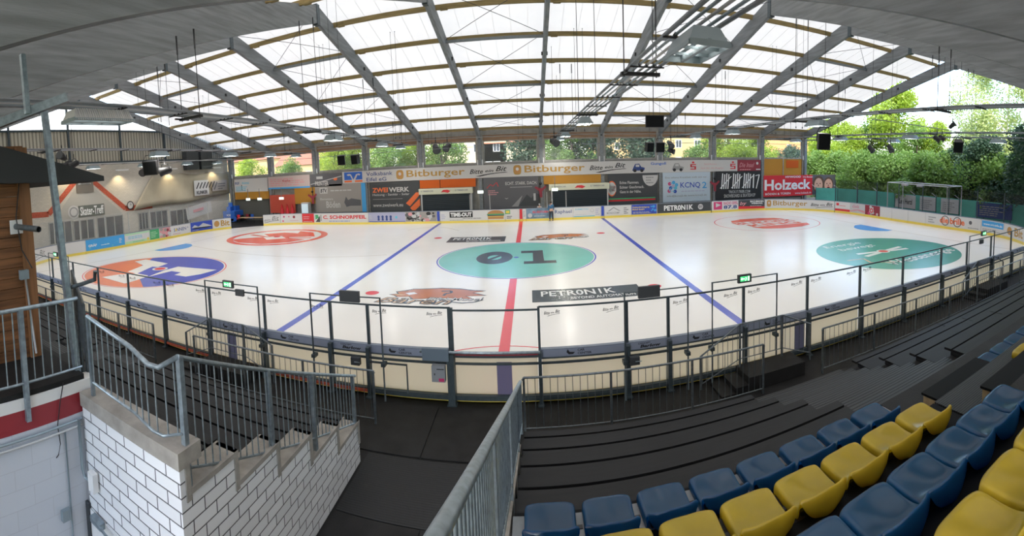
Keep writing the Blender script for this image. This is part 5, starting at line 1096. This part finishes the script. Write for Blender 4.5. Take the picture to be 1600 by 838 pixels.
# ================================================================== LEFT: platform, white wall, hut
XW = -4.25
b = B(); b.box(XW-.2, YB+.25, 0, XW, -29, 2.45, M_WWALL); b.box(XW-.2, YB+.25, 2.72, XW+.01, -29, 2.86, M_WHITE); b.box(XW-.2, YB+.25, 2.45, XW+.006, -29, 2.72, M_REDST); struct('wall_left_passage', b)
b = B(); b.box(-14, YB+.1, 2.70, XW-.02, -29, 2.93); struct('floor_platform', b, M_RUBBER)
b = B(); b.box(-14, YB-.1, 0, -4.45, YB+.1, 2.7); struct('wall_under_platform', b, M_CONCD)
railing('galvanised railing on the platform edge above the red striped wall', [(XW+.03, YB+.05, 3.98), (XW+.03, -23.2, 4.0), (XW+.03, -25.0, 4.02)], [(XW+.03, YB+.05, 3.06), (XW+.03, -23.2, 3.06), (XW+.03, -25, 3.06)],
    [(0, .55), (1, .45)], .125, M_GALV, .028, .010, lambda x, y: 2.58, None, pr=.032)
railing('thin bar railing between the wooden hut and the steel pole', [(-6.6, -20.4, 3.85), (-4.4, YB+.25, 3.82)], [(-6.6, -20.4, 2.98), (-4.4, YB+.25, 2.98)], [(0, .0), (0, .5), (0, .99)], .105, M_GALVD, .026, .010, lambda x, y: 2.0, None)
# conduits, boxes and door in the passage
t = thing('conduit', 'pair of pale conduit pipes running along the white wall under the red stripe', 'pipe', (XW+.03, -22, 2.3)); b = B(); b.tube([(XW+.04, YB-.02, 2.38), (XW+.04, -25, 2.38)], .018, 6); b.build('pipe', M_LAMPB, t); b = B(); b.tube([(XW+.04, YB-.02, 2.30), (XW+.04, -25, 2.30)], .014, 6); b.build('pipe', M_GREYB, t)
t = thing('drain_pipe', 'white bent pipe in the corner between the two white walls', 'pipe', (XW+.1, YB-.1, 1.6)); b = B(); b.tube([(XW+.08, YB-.09, 2.4), (XW+.08, YB-.09, 1.75), (XW+.14, YB-.09, 1.66), (XW+.30, YB-.06, 1.64)], .022, 8); b.build('pipe', M_LAMPB, t); b = B(); b.box(XW+.24, YB-.11, 1.56, XW+.36, YB-.03, 1.80); b.build('socket_box', M_WHITE, t)
t = thing('conduit', 'thin vertical conduit with a grey switch box on the white wall', 'pipe', (XW+.03, -22.05, 0)); b = B(); b.tube([(XW+.03, -22.02, .1), (XW+.03, -22.02, 2.28)], .012, 6); b.build('pipe', M_LAMPB, t); b = B(); b.box(XW, -22.16, 1.15, XW+.06, -22.04, 1.29); b.build('box', M_LAMPB, t)
t = thing('cable', 'loose black cable hanging over the red stripe', 'cable', (XW+.04, -22.1, 2.0)); b = B(); b.tube([(XW+.05, -22.0, 2.93), (XW+.04, -22.06, 2.7), (XW+.03, -22.12, 2.4), (XW+.03, -22.10, 2.15), (XW+.03, -22.14, 2.02), (XW+.04, -22.18, 2.0)], .007, 5); b.build('wire', K_, t)
b = B(); b.box(XW+.02, YB-.02, 0, -3.1, YB-.005, 1.18, M_WHITE); b.box(XW+.0, YB-.04, 0, XW+.08, YB-.005, 1.25, K_GRAPH); o = struct('door_2', b)
b = B(); b.box(-4.05, YB-.10, 1.12, -3.82, YB-.02, 1.20); b.build('door_closer', M_GALV, o); b = B(); b.bar((-4.0, YB-.12, 1.22), (-3.5, YB-.10, 1.14), .02, .03); b.build('closer_arm', M_GALV, o)
# tall pole, sloping beam and hanger
pb, pt = at(127, 592, 'y', YB+.1), at(68, 165, 'y', YB+.1)
t = thing('steel_pole', 'tall galvanised pole beside the platform railing', 'pole', tuple(pb)); b = B(); b.bar(tuple(pb-Vector((0, 0, .9))), tuple(pt), .085, .085); b.build('tube', M_GALV, t)
b = B(); b.bar(tuple(at(-30, 205, 'y', YB+.1-.9)), tuple(at(106, 152, 'y', YB+.15)), .10, .12); b.build('sloping_beam', M_GALVD, t)
p = at(35, 85, 'y', YB-.3); q = at(43, 178, 'y', YB-.3); t = thing('hanger_bar', 'short galvanised hanger bar between the roof beam and the sloping steel', 'bar', tuple(q)); b = B(); b.bar(tuple(p), tuple(q), .07, .07); b.build('tube', M_GALV, t)
t = thing('pipe_stub', 'bent grey pipe end clamped at the pole beside the platform railing', 'pipe', (-4.1, YB+.2, 3.9)); p0, p1, p2, p3 = at(100, 452, 'y', YB+.2), at(128, 444, 'y', YB+.2), at(148, 437, 'y', YB+.2), at(149, 424, 'y', YB+.2); b = B(); b.tube([p0, p1, p2, p3], .028, 8); b.build('tube', M_GALVD, t)
HX_ = -5.3
zl = lambda px, py: at(px, py, 'x', HX_)
t = thing('wooden_hut', 'brown plank hut with dark felt roof on the left platform', 'hut', (HX_-1, -23.4, 2.93)); e = zl(50, 400).y
ez = 6.15
b = B()
for k in range(21):
    z = 2.93+.155*k; b.box(HX_-2.4, -26.5, z, HX_-.01*(k % 2), e-.02, z+.148)
b.build('plank_wall', M_WOOD, t)
b = B(); b.box(HX_-.05, e-.16, 2.93, HX_+.05, e+.03, ez); b.build('corner_post', M_WOODL, t); b = B(); b.box(HX_-.03, e-.75, 2.93, HX_+.03, e-.68, ez); b.build('cover_strip', M_WOODL, t)
tip, tl, bl = zl(150, 284), zl(0, 244), zl(0, 288)
fn = lambda u, v, w: Vector((w, u, v)); b = B(); b.prism([(tip.y, tip.z), (tip.y, tip.z+.08), (tl.y-1.5, tl.z+.55), (bl.y-1.5, bl.z+.25), (bl.y, bl.z)], fn, HX_-2.6, HX_+.25); b.build('roof', M_FELT, t)
t = thing('steel_tube', 'open steel tube sticking out of the hut wall on a white plate', 'tube', tuple(zl(22, 352))); p = zl(22, 354); b = B(); b.box(HX_+.05, p.y-.09, p.z-.11, HX_+.075, p.y+.11, p.z+.10); b.build('plate', M_WHITE, t); b = B(); b.tube([(HX_+.07, p.y, p.z), (HX_+.62, p.y+.12, p.z-.03)], .045, 12, None, False); b.build('pipe', M_GALVD, t)
t = thing('junction_box', 'white junction box with a pipe below on the hut corner post', 'box', tuple(zl(34, 428))); p = zl(34, 428); b = B(); b.box(HX_+.05, p.y-.07, p.z-.07, HX_+.12, p.y+.07, p.z+.07); b.build('case', M_LAMPB, t); b = B(); b.tube([(HX_+.09, p.y+.02, p.z-.07), (HX_+.09, p.y+.10, 3.0)], .016, 6); b.build('pipe', M_GREYB, t)
t = thing('cable', 'black cables hanging down the hut wall', 'cable', tuple(zl(30, 300))); b = B(); b.tube([zl(27, 280)+Vector((.08, 0, 0)), zl(21, 340)+Vector((.1, 0, 0)), zl(30, 390)+Vector((.1, 0, 0)), zl(46, 418)+Vector((.1, 0, 0))], .010, 5); b.build('wire', K_, t)
# ================================================================== HANGING LIGHT TRACKS, LAMPS, LOUDSPEAKERS
ZP = 7.5
def lamp(x, y, label, z=ZP-.09, big=1.0, power=130):
    t = thing('ceiling_lamp', label, 'lamp', (x, y, z-.32), 'lamps hanging on the pipe tracks'); L, w0, w1, h = .62*big, .42, .40, .30
    vs = []
    for (yy, ww) in ((y-L, 1), (y+L, 1)):
        vs += [(x-w1*.5-.15, yy, z-h), (x+w1*.5+.15, yy, z-h), (x+w0*.5, yy*1.0+(.12 if yy < y else -.12), z), (x-w0*.5, yy+(.12 if yy < y else -.12), z)]
    b = B(); b.add(vs, [(0, 1, 2, 3), (7, 6, 5, 4), (1, 5, 6, 2), (3, 2, 6, 7), (4, 0, 3, 7)]); b.build('housing', M_LAMPB if big < 1.2 else M_GREYB, t)
    if big > 1.2:
        b = B()
        for k in range(26): yy = y-L+.12+k*(2*L-.24)/25; b.bar((x+w1*.5+.15, yy, z-h), (x+w0*.5+.01, yy, z+.01), .02, .03)
        b.build('rib', M_WHITEB, t)
    b = B(); b.box(x-.03, y-L+.02, z-h-.005, x+.03, y+L-.02, z-h+.10)
    for s in (-1, 1): b.box(x+s*.335-.012, y-L, z-h-.01, x+s*.335+.012, y+L, z-h+.06)
    b.box(x-.33, y-L, z-h-.01, x+.33, y-L+.03, z-h+.08); b.box(x-.33, y+L-.03, z-h-.01, x+.33, y+L, z-h+.08); b.build('reflector_rim', M_LAMPB, t)
    for s in (-1, 1):
        b = B(); b.tube([(x+s*.165, y-L+.1, z-h+.12), (x+s*.165, y+L-.1, z-h+.12)], .035, 8); b.build('tube_lamp', M_LAMP, t)
    b = B()
    for k in range(2): yy = y-L*.34+k*L*.68; b.box(x-.32, yy-.008, z-h+.02, x+.32, yy+.008, z-h+.07)
    if big < .95: pass
    b.build('louvre', M_LAMPB, t)
    ld = bpy.data.lights.new('lamp_light', 'AREA'); ld.shape = 'RECTANGLE'; ld.size = .5 if power > 20 else .12; ld.size_y = 2*L-.3; ld.energy = power; ld.color = (1, .96, .88); lo = bpy.data.objects.new('lamp_light', ld); C.objects.link(lo); lo.parent = t; lo.location = (0, 0, .12)
    return t
def track(x, y0, y1, label, rods, n=5, z=ZP, lamps=(), w=.66, x2=None):
    x2 = x if x2 is None else x2; XA = x; xf = lambda y: XA+(x2-XA)*(y-y0)/(y1-y0)
    t = thing('light_track', label, 'pipe track', (x, y0, z), 'pipe tracks under the roof')
    for k in range(n):
        dx = -w/2+w*k/max(1, n-1); b = B(); b.tube([(XA+dx, y0, z+.02), (x2+dx, y1, z+.02)], .040 if k in (0, n-1) else .028, 7); b.build('pipe', [M_STEEL, M_LAMPB, M_GREYB, M_LAMPB, M_STEEL][k % 5], t)
    y = y0+1.2
    while y < y1: 
        x = xf(y); b = B(); b.box(x-w/2-.06, y-.02, z-.05, x+w/2+.06, y+.02, z-.02)
        for k in range(n): b.tube([(x-w/2+w*k/max(1, n-1), y-.03, z+.02), (x-w/2+w*k/max(1, n-1), y+.03, z+.02)], .038, 6)
        b.build('clamp', K_, t); y += 2.4
    for y in rods:
        x = xf(y)
        for s in (-1, 1):
            b = B(); zz = zu(y); b.tube([(x+s*(w/2+.06), y, z-.15), (x+s*(w/2+.06), y+.0, zz+.5)], .014, 5); b.tube([(x+s*(w/2+.06), y, zz-.1), (x+s*(w/2+.06), y, zz+.5)], .03, 6); b.build('hanger_rod', M_ROD, t)
        b = B(); b.box(x-w/2-.14, y-.06, z-.12, x+w/2+.14, y+.06, z-.04); b.box(x-w/2-.1, y-.3, z-.1, x-w/2-.04, y+.3, z-.05); b.build('cross_bar', K_, t)
    return t
TR = [(3.55, 'pipe track above the centre of the rink, descending to the far wall'), (-9.3, 'pipe track left of the centre with a lamp near the steel pole'), (-21.6, 'pipe track above the left third of the ice'), (14.7, 'pipe track right of the centre crossing the open gable'), (26.3, 'pipe track above the right end of the ice'), (-32.2, 'pipe track beside the left end wall'), (31.0, 'pipe track at the open right gable')]
LY_ = {0: (-17.95, -3.9, 6.8, 12.2, 17.0), 1: (-18.2, -2.4, 8, 14.5), 2: (-6.0, 2.5, 9.5, 15.5), 3: (-6.6, 3.0, 10.0), 4: (-3, 5, 12), 5: (-3, 3, 9, 14.0), 6: (3., -8)}
for k, (x, lab) in enumerate(TR):
    y0_ = -23.5 if k < 2 else -27; xa, xb = {1: (-8.1, -11.0), 2: (-17.2, -22.8)}.get(k, (x, x)); track(xa, y0_, 17.5, lab, (-14.5, -5.2, 5, 13.5), 5 if k < 5 else 3, x2=xb)
    for j, y in enumerate(LY_[k]): lamp(xa+(xb-xa)*(y-y0_)/(17.5-y0_), y, '%s grey ceiling lamp from the camera end on the %s' % (ORD[j], ['centre track', 'track left of centre', 'left third track', 'track right of centre', 'right end track', 'left wall track', 'right gable track'][k]), power=14 if y < -12 else (120 if x > 9 else 290), big=1.5 if (k, j) == (1, 0) else 1.0)
# thin suspension wires from the roof
rw = random.Random(5)
for k, (px, yy) in enumerate(((862, 4), (869, 8), (878, 12), (898, 2), (911, 2), (806, 9), (813, 9), (621, 6), (628, 6), (612, 1), (619, 1), (664, 9), (669, 9), (700, 12), (437, 4), (444, 4), (500, 1), (506, 1), (530, -3), (516, -3), (1046, 9), (1053, 9), (1098, 12), (1128, 4), (1138, 4), (1207, 2), (1213, 2), (1245, -4), (1255, -4), (1312, 3), (1318, 3), (1395, -1), (1402, -1), (355, 6), (361, 6), (300, 4), (313, 4))):
    p = atx(px, 'y', yy, 100); zt0 = zt(yy)-.0; b = B(); b.tube([(p.x, yy, 7.2), (p.x, yy, zt0)], .009, 4); b.sphere((p.x, yy, zt0), .03, 6); b.box(p.x-.02, yy-.02, 7.15, p.x+.02, yy+.02, 7.25)
    tag(b.build('hanging_wire', M_ROD), 'thin dark suspension wire, %s from the left under the roof' % 'x', 'wire', 'suspension wires under the roof')
ws = sorted([o for o in C.objects if o.name.startswith('hanging_wire')], key=lambda o: math.atan2(o.data.vertices[0].co.x-CAM.x, o.data.vertices[0].co.y-CAM.y))
NUM = ['%s' % w for w in ORD]+['twenty-first', 'twenty-second', 'twenty-third', 'twenty-fourth', 'twenty-fifth', 'twenty-sixth', 'twenty-seventh', 'twenty-eighth', 'twenty-ninth', 'thirtieth', 'thirty-first', 'thirty-second', 'thirty-third', 'thirty-fourth', 'thirty-fifth', 'thirty-sixth', 'thirty-seventh', 'thirty-eighth', 'thirty-ninth', 'fortieth']
for i, o in enumerate(ws): o['label'] = 'thin dark suspension wire, %s from the left under the roof' % NUM[i]
# crosswise cables between the tracks
for k, (z, y) in enumerate(((7.25, 4.8), (6.9, 13.2), (7.3, -10.3))):
    b = B(); b.tube([(-34.0, y, z), (-20, y, z-.12), (-6, y, z-.05), (8, y, z-.12), (20, y, z-.05), (31.8, y, z)], .022, 6) if k < 2 else b.tube([(15, y, z), (24, y, z-.1), (31.8, y, z)], .022, 6)
    tag(b.build('cross_cable', M_STEEL), ['grey cable strung across the hall over the middle of the rink', 'grey cable strung across the hall near the far wall', 'dark cable at the right before the open gable'][k], 'cable')
def speaker(px, py, y, w, h, label, yaw=0, yoke=True, tilt=.15):
    p = at(px, py, 'y', y); t = thing('loudspeaker', label, 'loudspeaker', tuple(p)); R3 = Matrix.Rotation(yaw, 3, 'Z') @ Matrix.Rotation(tilt, 3, 'X')
    g = lambda a, c, d: Vector(p)+R3 @ Vector((a, c, d))
    vs = [g(a*w/2*(1 if c < 0 else .75), c*w*.4, d*h/2) for c in (-1, 1) for (a, d) in ((-1, -1), (1, -1), (1, 1), (-1, 1))]
    b = B(); b.add(vs, [(0, 1, 2, 3), (7, 6, 5, 4), (0, 4, 5, 1), (1, 5, 6, 2), (2, 6, 7, 3), (3, 7, 4, 0)]); b.build('cabinet', K_, t)
    b = B(); b.add([g(a*w*.45, -w*.405, d*h*.45) for a, d in ((-1, -1), (1, -1), (1, 1), (-1, 1))], [(0, 1, 2, 3)]); b.build('grille', M_BLACK, t)
    if yoke: b = B(); q_ = g(0, 0, h*.9); b.tube([tuple(q_), (q_.x, q_.y, zt(q_.y)-.12)], .012, 5); b.build('hanger', M_ROD, t); b = B(); b.tube([g(-w*.54, 0, 0), g(-w*.54, 0, h*.55), g(-w*.35, 0, h*.9), g(w*.35, 0, h*.9), g(w*.54, 0, h*.55), g(w*.54, 0, 0)], .025, 6); b.build('yoke', K_, t)
    else:
        b = B(); top = g(0, 0, h/2); b.tube([tuple(top), (top.x, top.y, zt(top.y)-.3)], .02, 5); b.build('hanger', M_ROD, t)
    return t
speaker(1021, 190, -3.0, .95, .60, 'black box loudspeaker hanging right of the centre track', -.1, False, .05)
speaker(1286, 221, -7.5, .62, .80, 'black loudspeaker in a yoke before the open gable', -.35)
speaker(237, 262, -6, .95, .9, 'large black loudspeaker in a yoke near the left end wall', .5)
speaker(534, 250, 15, .75, .95, 'black loudspeaker before the far windows, left of a pair', .2); speaker(556, 249, 15, .75, .9, 'black loudspeaker before the far windows, right of a pair', -.3)
speaker(1014, 230, 12, .7, .8, 'small black loudspeaker right of the centre windows, left of a pair', .3); speaker(1031, 230, 12, .75, .85, 'small black loudspeaker right of the centre windows, right of a pair', -.1)
speaker(1497, 228, -9, .60, .75, 'angular black loudspeaker hanging before the trees', -.9, True, .5)
def spot(px, py, y, r, label, yaw=0, tilt=-.6):
    p = at(px, py, 'y', y); t = thing('spotlight', label, 'spotlight', tuple(p)); d = Vector((math.sin(yaw)*math.cos(tilt), -math.cos(yaw)*math.cos(tilt), math.sin(tilt)))
    b = B(); b.tube([p-d*r*1.6, p-d*r*1.2, p+d*r*.6, p+d*r*1.3], [r*.45, r*.8, r*.95, r*1.15], 12); b.build('can', K_, t); b = B(); b.tube([p+d*r*1.31, p+d*r*1.34], r*1.0, 12); b.build('lens', K_GRAPH, t)
    b = B(); b.tube([p+Vector((-r*1.1, 0, 0)), p+Vector((-r*1.1, 0, r*1.5)), p+Vector((r*1.1, 0, r*1.5)), p+Vector((r*1.1, 0, 0))], r*.1, 5); b.tube([p+Vector((0, 0, r*1.5)), p+Vector((0, 0, r*3))], r*.15, 5); b.build('yoke', K_, t); b = B(); b.tube([p+Vector((0, 0, r*2.9)), (p.x, p.y, zt(p.y)-.12)], .010, 5); b.build('hanger', M_ROD, t)
    return t
for (px, py, y, r, lab, yw, tl_) in ((97, 245, -9, .42, 'upper black stage light in the cluster beside the steel pole', .5, .3), (90, 266, -9, .5, 'big black stage light hanging lowest beside the steel pole', .9, -.7), (105, 257, -9, .36, 'middle black stage light right of the steel pole', -.3, -.6), (116, 257, -9, .36, 'rightmost black stage light of the cluster by the steel pole', -.8, -.4),
    (224, 268, -6, .35, 'black stage light left of the large left loudspeaker', .6, -.4), (258, 267, -5.6, .42, 'black stage light right of the large left loudspeaker', -.9, -.2),
    (681, 232, 15, .5, 'black spotlight before the windows left of centre, left of two', .4, -.6), (699, 230, 15, .45, 'black spotlight before the windows left of centre, right of two', -.3, -.5), (866, 222, 12, .45, 'black spotlight under the centre track by the windows', .5, -.3),
    (1048, 226, 14, .4, 'upper of two black spotlights before the yellow building window', 0, -.6), (1049, 236, 14, .34, 'lower of two black spotlights before the yellow building window', .9, -.3),
    (1361, 233, -2, .30, 'small black spotlight before the trees, left of two', .2, -.8), (1391, 232, -2, .32, 'small black spotlight before the trees, right of two', -.2, -.8),
    (1464, 217, -8, .26, 'small black spotlight hanging left of the tilted one before the trees', .9, -.5), (1472, 216, -8, .24, 'small black spotlight hanging right of its neighbour before the trees', .6, -.6), (1488, 196, -8, .26, 'black spotlight pointing up above the angular loudspeaker', .3, .7)):
    spot(px, py, y, r*.66, lab, yw, tl_)
# ================================================================== OUTSIDE
M_LEAF = [mat('leaf_a', (.20, .30, .04), .6, transl=.45, tcol=(.50, .62, .06), var=.35, vscale=.6), mat('leaf_b', (.11, .20, .05), .6, transl=.4, tcol=(.26, .42, .07), var=.35, vscale=.6), mat('leaf_c', (.035, .075, .040), .6, transl=.3, tcol=(.04, .10, .04), var=.35, vscale=.8), mat('leaf_birch', (.30, .36, .15), .6, transl=.5, tcol=(.6, .7, .3), var=.3, vscale=.6)]
M_BARK = mat('bark', (.08, .06, .045), .9, var=.3); M_BARKB = mat('bark_birch', (.5, .5, .46), .8, var=.4)
def tree_proto(name, h, r, n, leafm, bark, seed, trunk=.3, sparse=False, size=.34):
    rn = random.Random(seed); t = thing(name, 'x', 'tree'); b = B(); tp = Vector((rn.uniform(-.3, .3), 0, h*.85)); b.tube([(0, 0, -.5), (0, .05, h*.3), tuple(tp)], [trunk, trunk*.7, .04], 8)
    cl = []
    for k in range(26 if not sparse else 34):
        z = h*(trunk_z+(1-trunk_z)*rn.random()) if (trunk_z := .22) else 0; rel = (z/h-.22)/.78; rr = r*math.sin(PI*min(1, max(.06, .12+rel*.86)))**.7; a = rn.uniform(0, 2*PI); q = rr*math.sqrt(rn.random())
        c = Vector((q*math.cos(a), q*math.sin(a), z)); cl.append((c, r*rn.uniform(.26, .42)))
        if k % 2 == 0: b.tube([(0, 0, z*.75), tuple(c)], [.08, .02], 5)
    b.build('trunk', bark, t); vs = []; fs = []; 
    for k in range(n):
        c, cr = rn.choice(cl); d = Vector((rn.gauss(0, 1), rn.gauss(0, 1), rn.gauss(0, 1))).normalized()*cr*(rn.random()**.35); 
        if sparse: d.z -= rn.random()*1.6
        p = c+d; s = size*rn.uniform(.6, 1.3); u = Vector((rn.gauss(0, 1), rn.gauss(0, 1), rn.gauss(0, .6))).normalized()*s*.5; v = u.cross(Vector((rn.gauss(0, 1), rn.gauss(0, 1), rn.gauss(0, 1)))).normalized()*s*.35
        i = len(vs); vs += [p-u, p+v, p+u, p-v]; fs.append((i, i+1, i+2, i+3))
    b = B(); b.v = vs; b.f = fs; b.mi = [0]*len(fs); b.sm = [False]*len(fs); b.build('foliage', leafm, t); return t
PR = {'broad': tree_proto('broadleaf_tree', 14, 5.0, 15000, M_LEAF[0], M_BARK, 1), 'mid': tree_proto('broadleaf_tree', 12, 4.6, 13000, M_LEAF[1], M_BARK, 2), 'dark': tree_proto('dense_tree', 10, 4.4, 13000, M_LEAF[2], M_BARK, 3), 'birch': tree_proto('birch_tree', 20, 4.6, 17000, M_LEAF[3], M_BARKB, 4, .2, True, .28), 'shrub': tree_proto('shrub', 4.5, 3.2, 9000, M_LEAF[1], M_BARK, 5, .12, False, .26)}
UT = set()
def plant(kind, x, y, s, label, z=-.45, sz=None, group=None):
    p = PR[kind]; o = p if kind not in UT else copy_tree(p); UT.add(kind); o.location = (x, y, z); o.scale = (s, s, sz or s); o.rotation_euler = (0, 0, random.uniform(0, 6.28)); o['label'] = label; o['category'] = 'shrub' if kind == 'shrub' else 'tree'
    if group: o['group'] = group
def pt_(px, d):
    dr = ray(px, 260); a = math.atan2(dr.x, dr.y); return CAM.x+d*math.sin(a), CAM.y+d*math.cos(a)
RT = [('broad', 1285, 62, .92, 'sunlit broadleaf tree just right of the hall corner column'), ('broad', 1322, 56, .80, 'sunlit bushy tree behind the end of the red banner with faces'), ('mid', 1362, 60, .95, 'rounded green tree behind the two small hanging spotlights'), ('broad', 1395, 62, 1.22, 'tall sunlit tree reaching the sloping roof beam'), ('mid', 1432, 58, .82, 'green tree left of the cluster of hanging spotlights'), ('broad', 1466, 62, .80, 'yellowish green tree below the cluster of hanging spotlights'),
      ('dark', 1500, 52, .70, 'dark dense tree right behind the angular loudspeaker'), ('dark', 1545, 50, .78, 'dark dense tree left of the right picture edge'), ('dark', 1600, 48, .85, 'dark dense tree at the right picture edge'), ('dark', 1650, 44, .9, 'dark dense tree beyond the right picture edge'),
      ('birch', 1520, 66, 1.05, 'tall airy birch behind the dark trees, left one'), ('birch', 1570, 62, 1.15, 'tall airy birch behind the dark trees, middle one'), ('birch', 1615, 64, 1.2, 'tall airy birch behind the dark trees, right one'), ('birch', 1668, 62, 1.1, 'tall airy birch beyond the dark trees at the picture edge')]
def ptx(px, X): q = at(px, 260, 'x', X); return q.x, q.y
for (k, px, d, s, lab) in RT: x, y = ptx(px, d-10); plant(k, x, y, s, lab)
for k in range(11):
    px = 1275+34*k; x, y = ptx(px, 40.5+1.2*math.sin(k*2.1)); plant('shrub', x, y, 1.0+.15*math.sin(k*1.7), 'leafy shrub behind the green fence, %s from the hall corner' % ORD[k], -.3, 1.25, 'shrubs behind the green fence')
FT = [('broad', 388, 56, .75), ('mid', 455, 54, .75), ('broad', 520, 52, .78), ('broad', 562, 56, .9), ('mid', 612, 52, .9), ('broad', 650, 56, .85), ('mid', 690, 54, .9), ('dark', 845, 54, 1.0), ('mid', 893, 50, 1.0), ('dark', 925, 54, 1.0), ('dark', 985, 52, 1.0), ('mid', 1020, 56, .8), ('mid', 1098, 52, .75), ('broad', 1140, 50, .95), ('broad', 1175, 54, .9), ('dark', 1235, 58, .7)]
for j, (k, px, d, s) in enumerate(FT): q = at(px, 240, 'y', d-24.5); x, y = q.x, q.y; plant(k, x, y, s*(1.0 if k == 'dark' else .8), '%s tree from the left seen through the far windows' % ORD[j], -.45, None, 'trees behind the far windows')
# pale ochre buildings behind the far windows
M_HOUSE = mat('render_ochre', (.42, .31, .15), .85, var=.12); M_HOUSE2 = mat('render_cream', (.52, .45, .30), .85, var=.1); M_TILE_R = mat('roof_tiles_red', (.25, .09, .05), .8, var=.3)
def house(px, d, w, dp, h, m, label, rot=0):
    q = at(px, 240, 'y', d-24.6); x, y = q.x, q.y; t = thing('house', label, 'building', (x, y, -.45)); b = B(); b.box(x-w/2, y, -.45, x+w/2, y+dp, h, m); b.build('wall', m, t)
    fnr = lambda u, v, w_: Vector((w_, y+u, v)); b = B(); b.prism([(-.4, h), (dp/2, h+dp*.32), (dp+.4, h)], fnr, x-w/2-.4, x+w/2+.4); b.build('roof', M_TILE_R, t)
    nx = int(w/3.2)
    for i in range(nx):
        for j in range(max(1, int((h-.5)/3))):
            cx = x-w/2+w*(i+.5)/nx; cz = 1.2+3*j; b = B(); b.box(cx-.55, y-.06, cz, cx+.55, y+.02, cz+1.4); o = b.build('window', M_WHITE, t); b = B(); b.box(cx-.47, y-.075, cz+.08, cx-.03, y-.06, cz+1.32); b.box(cx+.03, y-.075, cz+.08, cx+.47, y-.06, cz+1.32); b.build('pane', mat('house_pane', (.05, .06, .07), .1), o)
house(400, 84, 24, 9, 9.0, M_HOUSE, 'ochre building behind the two leftmost far windows'); house(480, 80, 16, 9, 7.0, M_HOUSE, 'ochre building left behind the speakers'); house(730, 72, 13, 8, 11., M_HOUSE2, 'cream building filling the window left of centre'); house(795, 72, 10, 8, 8.5, M_HOUSE2, 'cream building in the centre window'); house(1075, 72, 14, 8, 10.5, M_HOUSE, 'ochre building behind the window above the red S emblems'); house(965, 84, 10, 8, 10, M_HOUSE, 'ochre building left of the dark trees'); house(1245, 84, 9, 9, 11.5, mat('render_orange', (.50, .26, .10), .85), 'orange building at the hall corner window')
# green fence with brackets outside the right end of the rink
def fencerun(pts, label, n0=0):
    for k in range(len(pts)-1):
        a, c = Vector(pts[k]), Vector(pts[k+1]); t = thing('fence_panel', label % ORD[k], 'fence', (a.x, a.y, -.3), 'green fence outside the right end'); mid = (a+c)/2
        b = B(); b.bar((a.x, a.y, .82), (c.x, c.y, .82), .03, 2.2); b.build('sheet', M_GREENF, t); b = B(); b.bar((a.x, a.y, -.3), (a.x, a.y, 2.0), .07, .07); b.build('post', M_FRAME, t); b = B(); b.bar((a.x, a.y, 1.93), (a.x-.35, a.y+.35, 2.3), .05, .05); b.build('bracket', M_GREYB, t)
fp = [(33.2, 17.5, 0), (35.0, 15.5, 0), (35.8, 12.8, 0), (36.1, 10, 0), (36.1, 7.2, 0), (36.1, 4.4, 0), (36.1, 1.6, 0), (36.1, -1.2, 0), (36.1, -4.0, 0), (36.1, -6.8, 0), (36.1, -9.6, 0), (36.0, -12.6, 0), (35.5, -15.6, 0), (34.5, -18.5, 0)]
fencerun(fp, '%s green fence panel from the hall corner')
fr = [(7.0, 4.2, 'pale banner with dark letters hung on the green fence', M_WHITEB, 'Lee Herzl'), (3.6, 1.6, 'pale grey notice banner on the green fence behind the white frame', M_GREYB, None), (.9, -1.2, 'cream notice banner on the green fence right of the white frame', M_WHITEB, None), (-3.2, -7.0, 'dark blue banner hung on the green fence', K_NAVY, None)]
for (ya, yb, lab, m_, s) in fr:
    t = thing('banner', lab, 'banner', (35.9, (ya+yb)/2, .6)); b = B(); b.box(35.95, yb, .45, 36.0, ya, 1.85); b.build('sheet', m_, t); fn = lambda u, v, w: Vector((35.94-w, ya+(yb-ya)*u, .45+1.4*v)); b = B()
    if s: txt(b, s, fn, .2, .3, .85, .7, K_, 0, .02)
    else: stripes(b, fn, .1, .15, .9, .85, K_MID, 5)
    b.build('print', None, t)
# tall white frame behind the right end boards
t = thing('steel_arch', 'tall white steel frame with two lamps behind the right end boards', 'frame', (32, 2, 0)); xs_ = 31.6
ya, yb = 3.74, -3.18
for (x, y) in ((31.2, ya), (33.4, ya), (31.2, yb), (33.4, yb)): b = B(); b.tube([(x, y, 0), (x, y, 3.35)], .05, 8); b.build('post', M_WHITEB, t)
b = B(); b.tube([(31.2, ya, 3.35), (31.2, yb, 3.35), (33.4, yb, 3.35), (33.4, ya, 3.35), (31.2, ya, 3.35)], .04, 8); b.build('top_frame', M_WHITEB, t)
for y in (1.6, -.2): b = B(); b.box(31.05, y-.3, 3.15, 31.35, y+.3, 3.4); b.build('lamp', M_GREYB, t)
b = B(); b.box(31.9, -30, -.2, 40, 26, -.19); struct('path_outside', b, mat('asphalt', (.10, .10, .10), .9, var=.2))
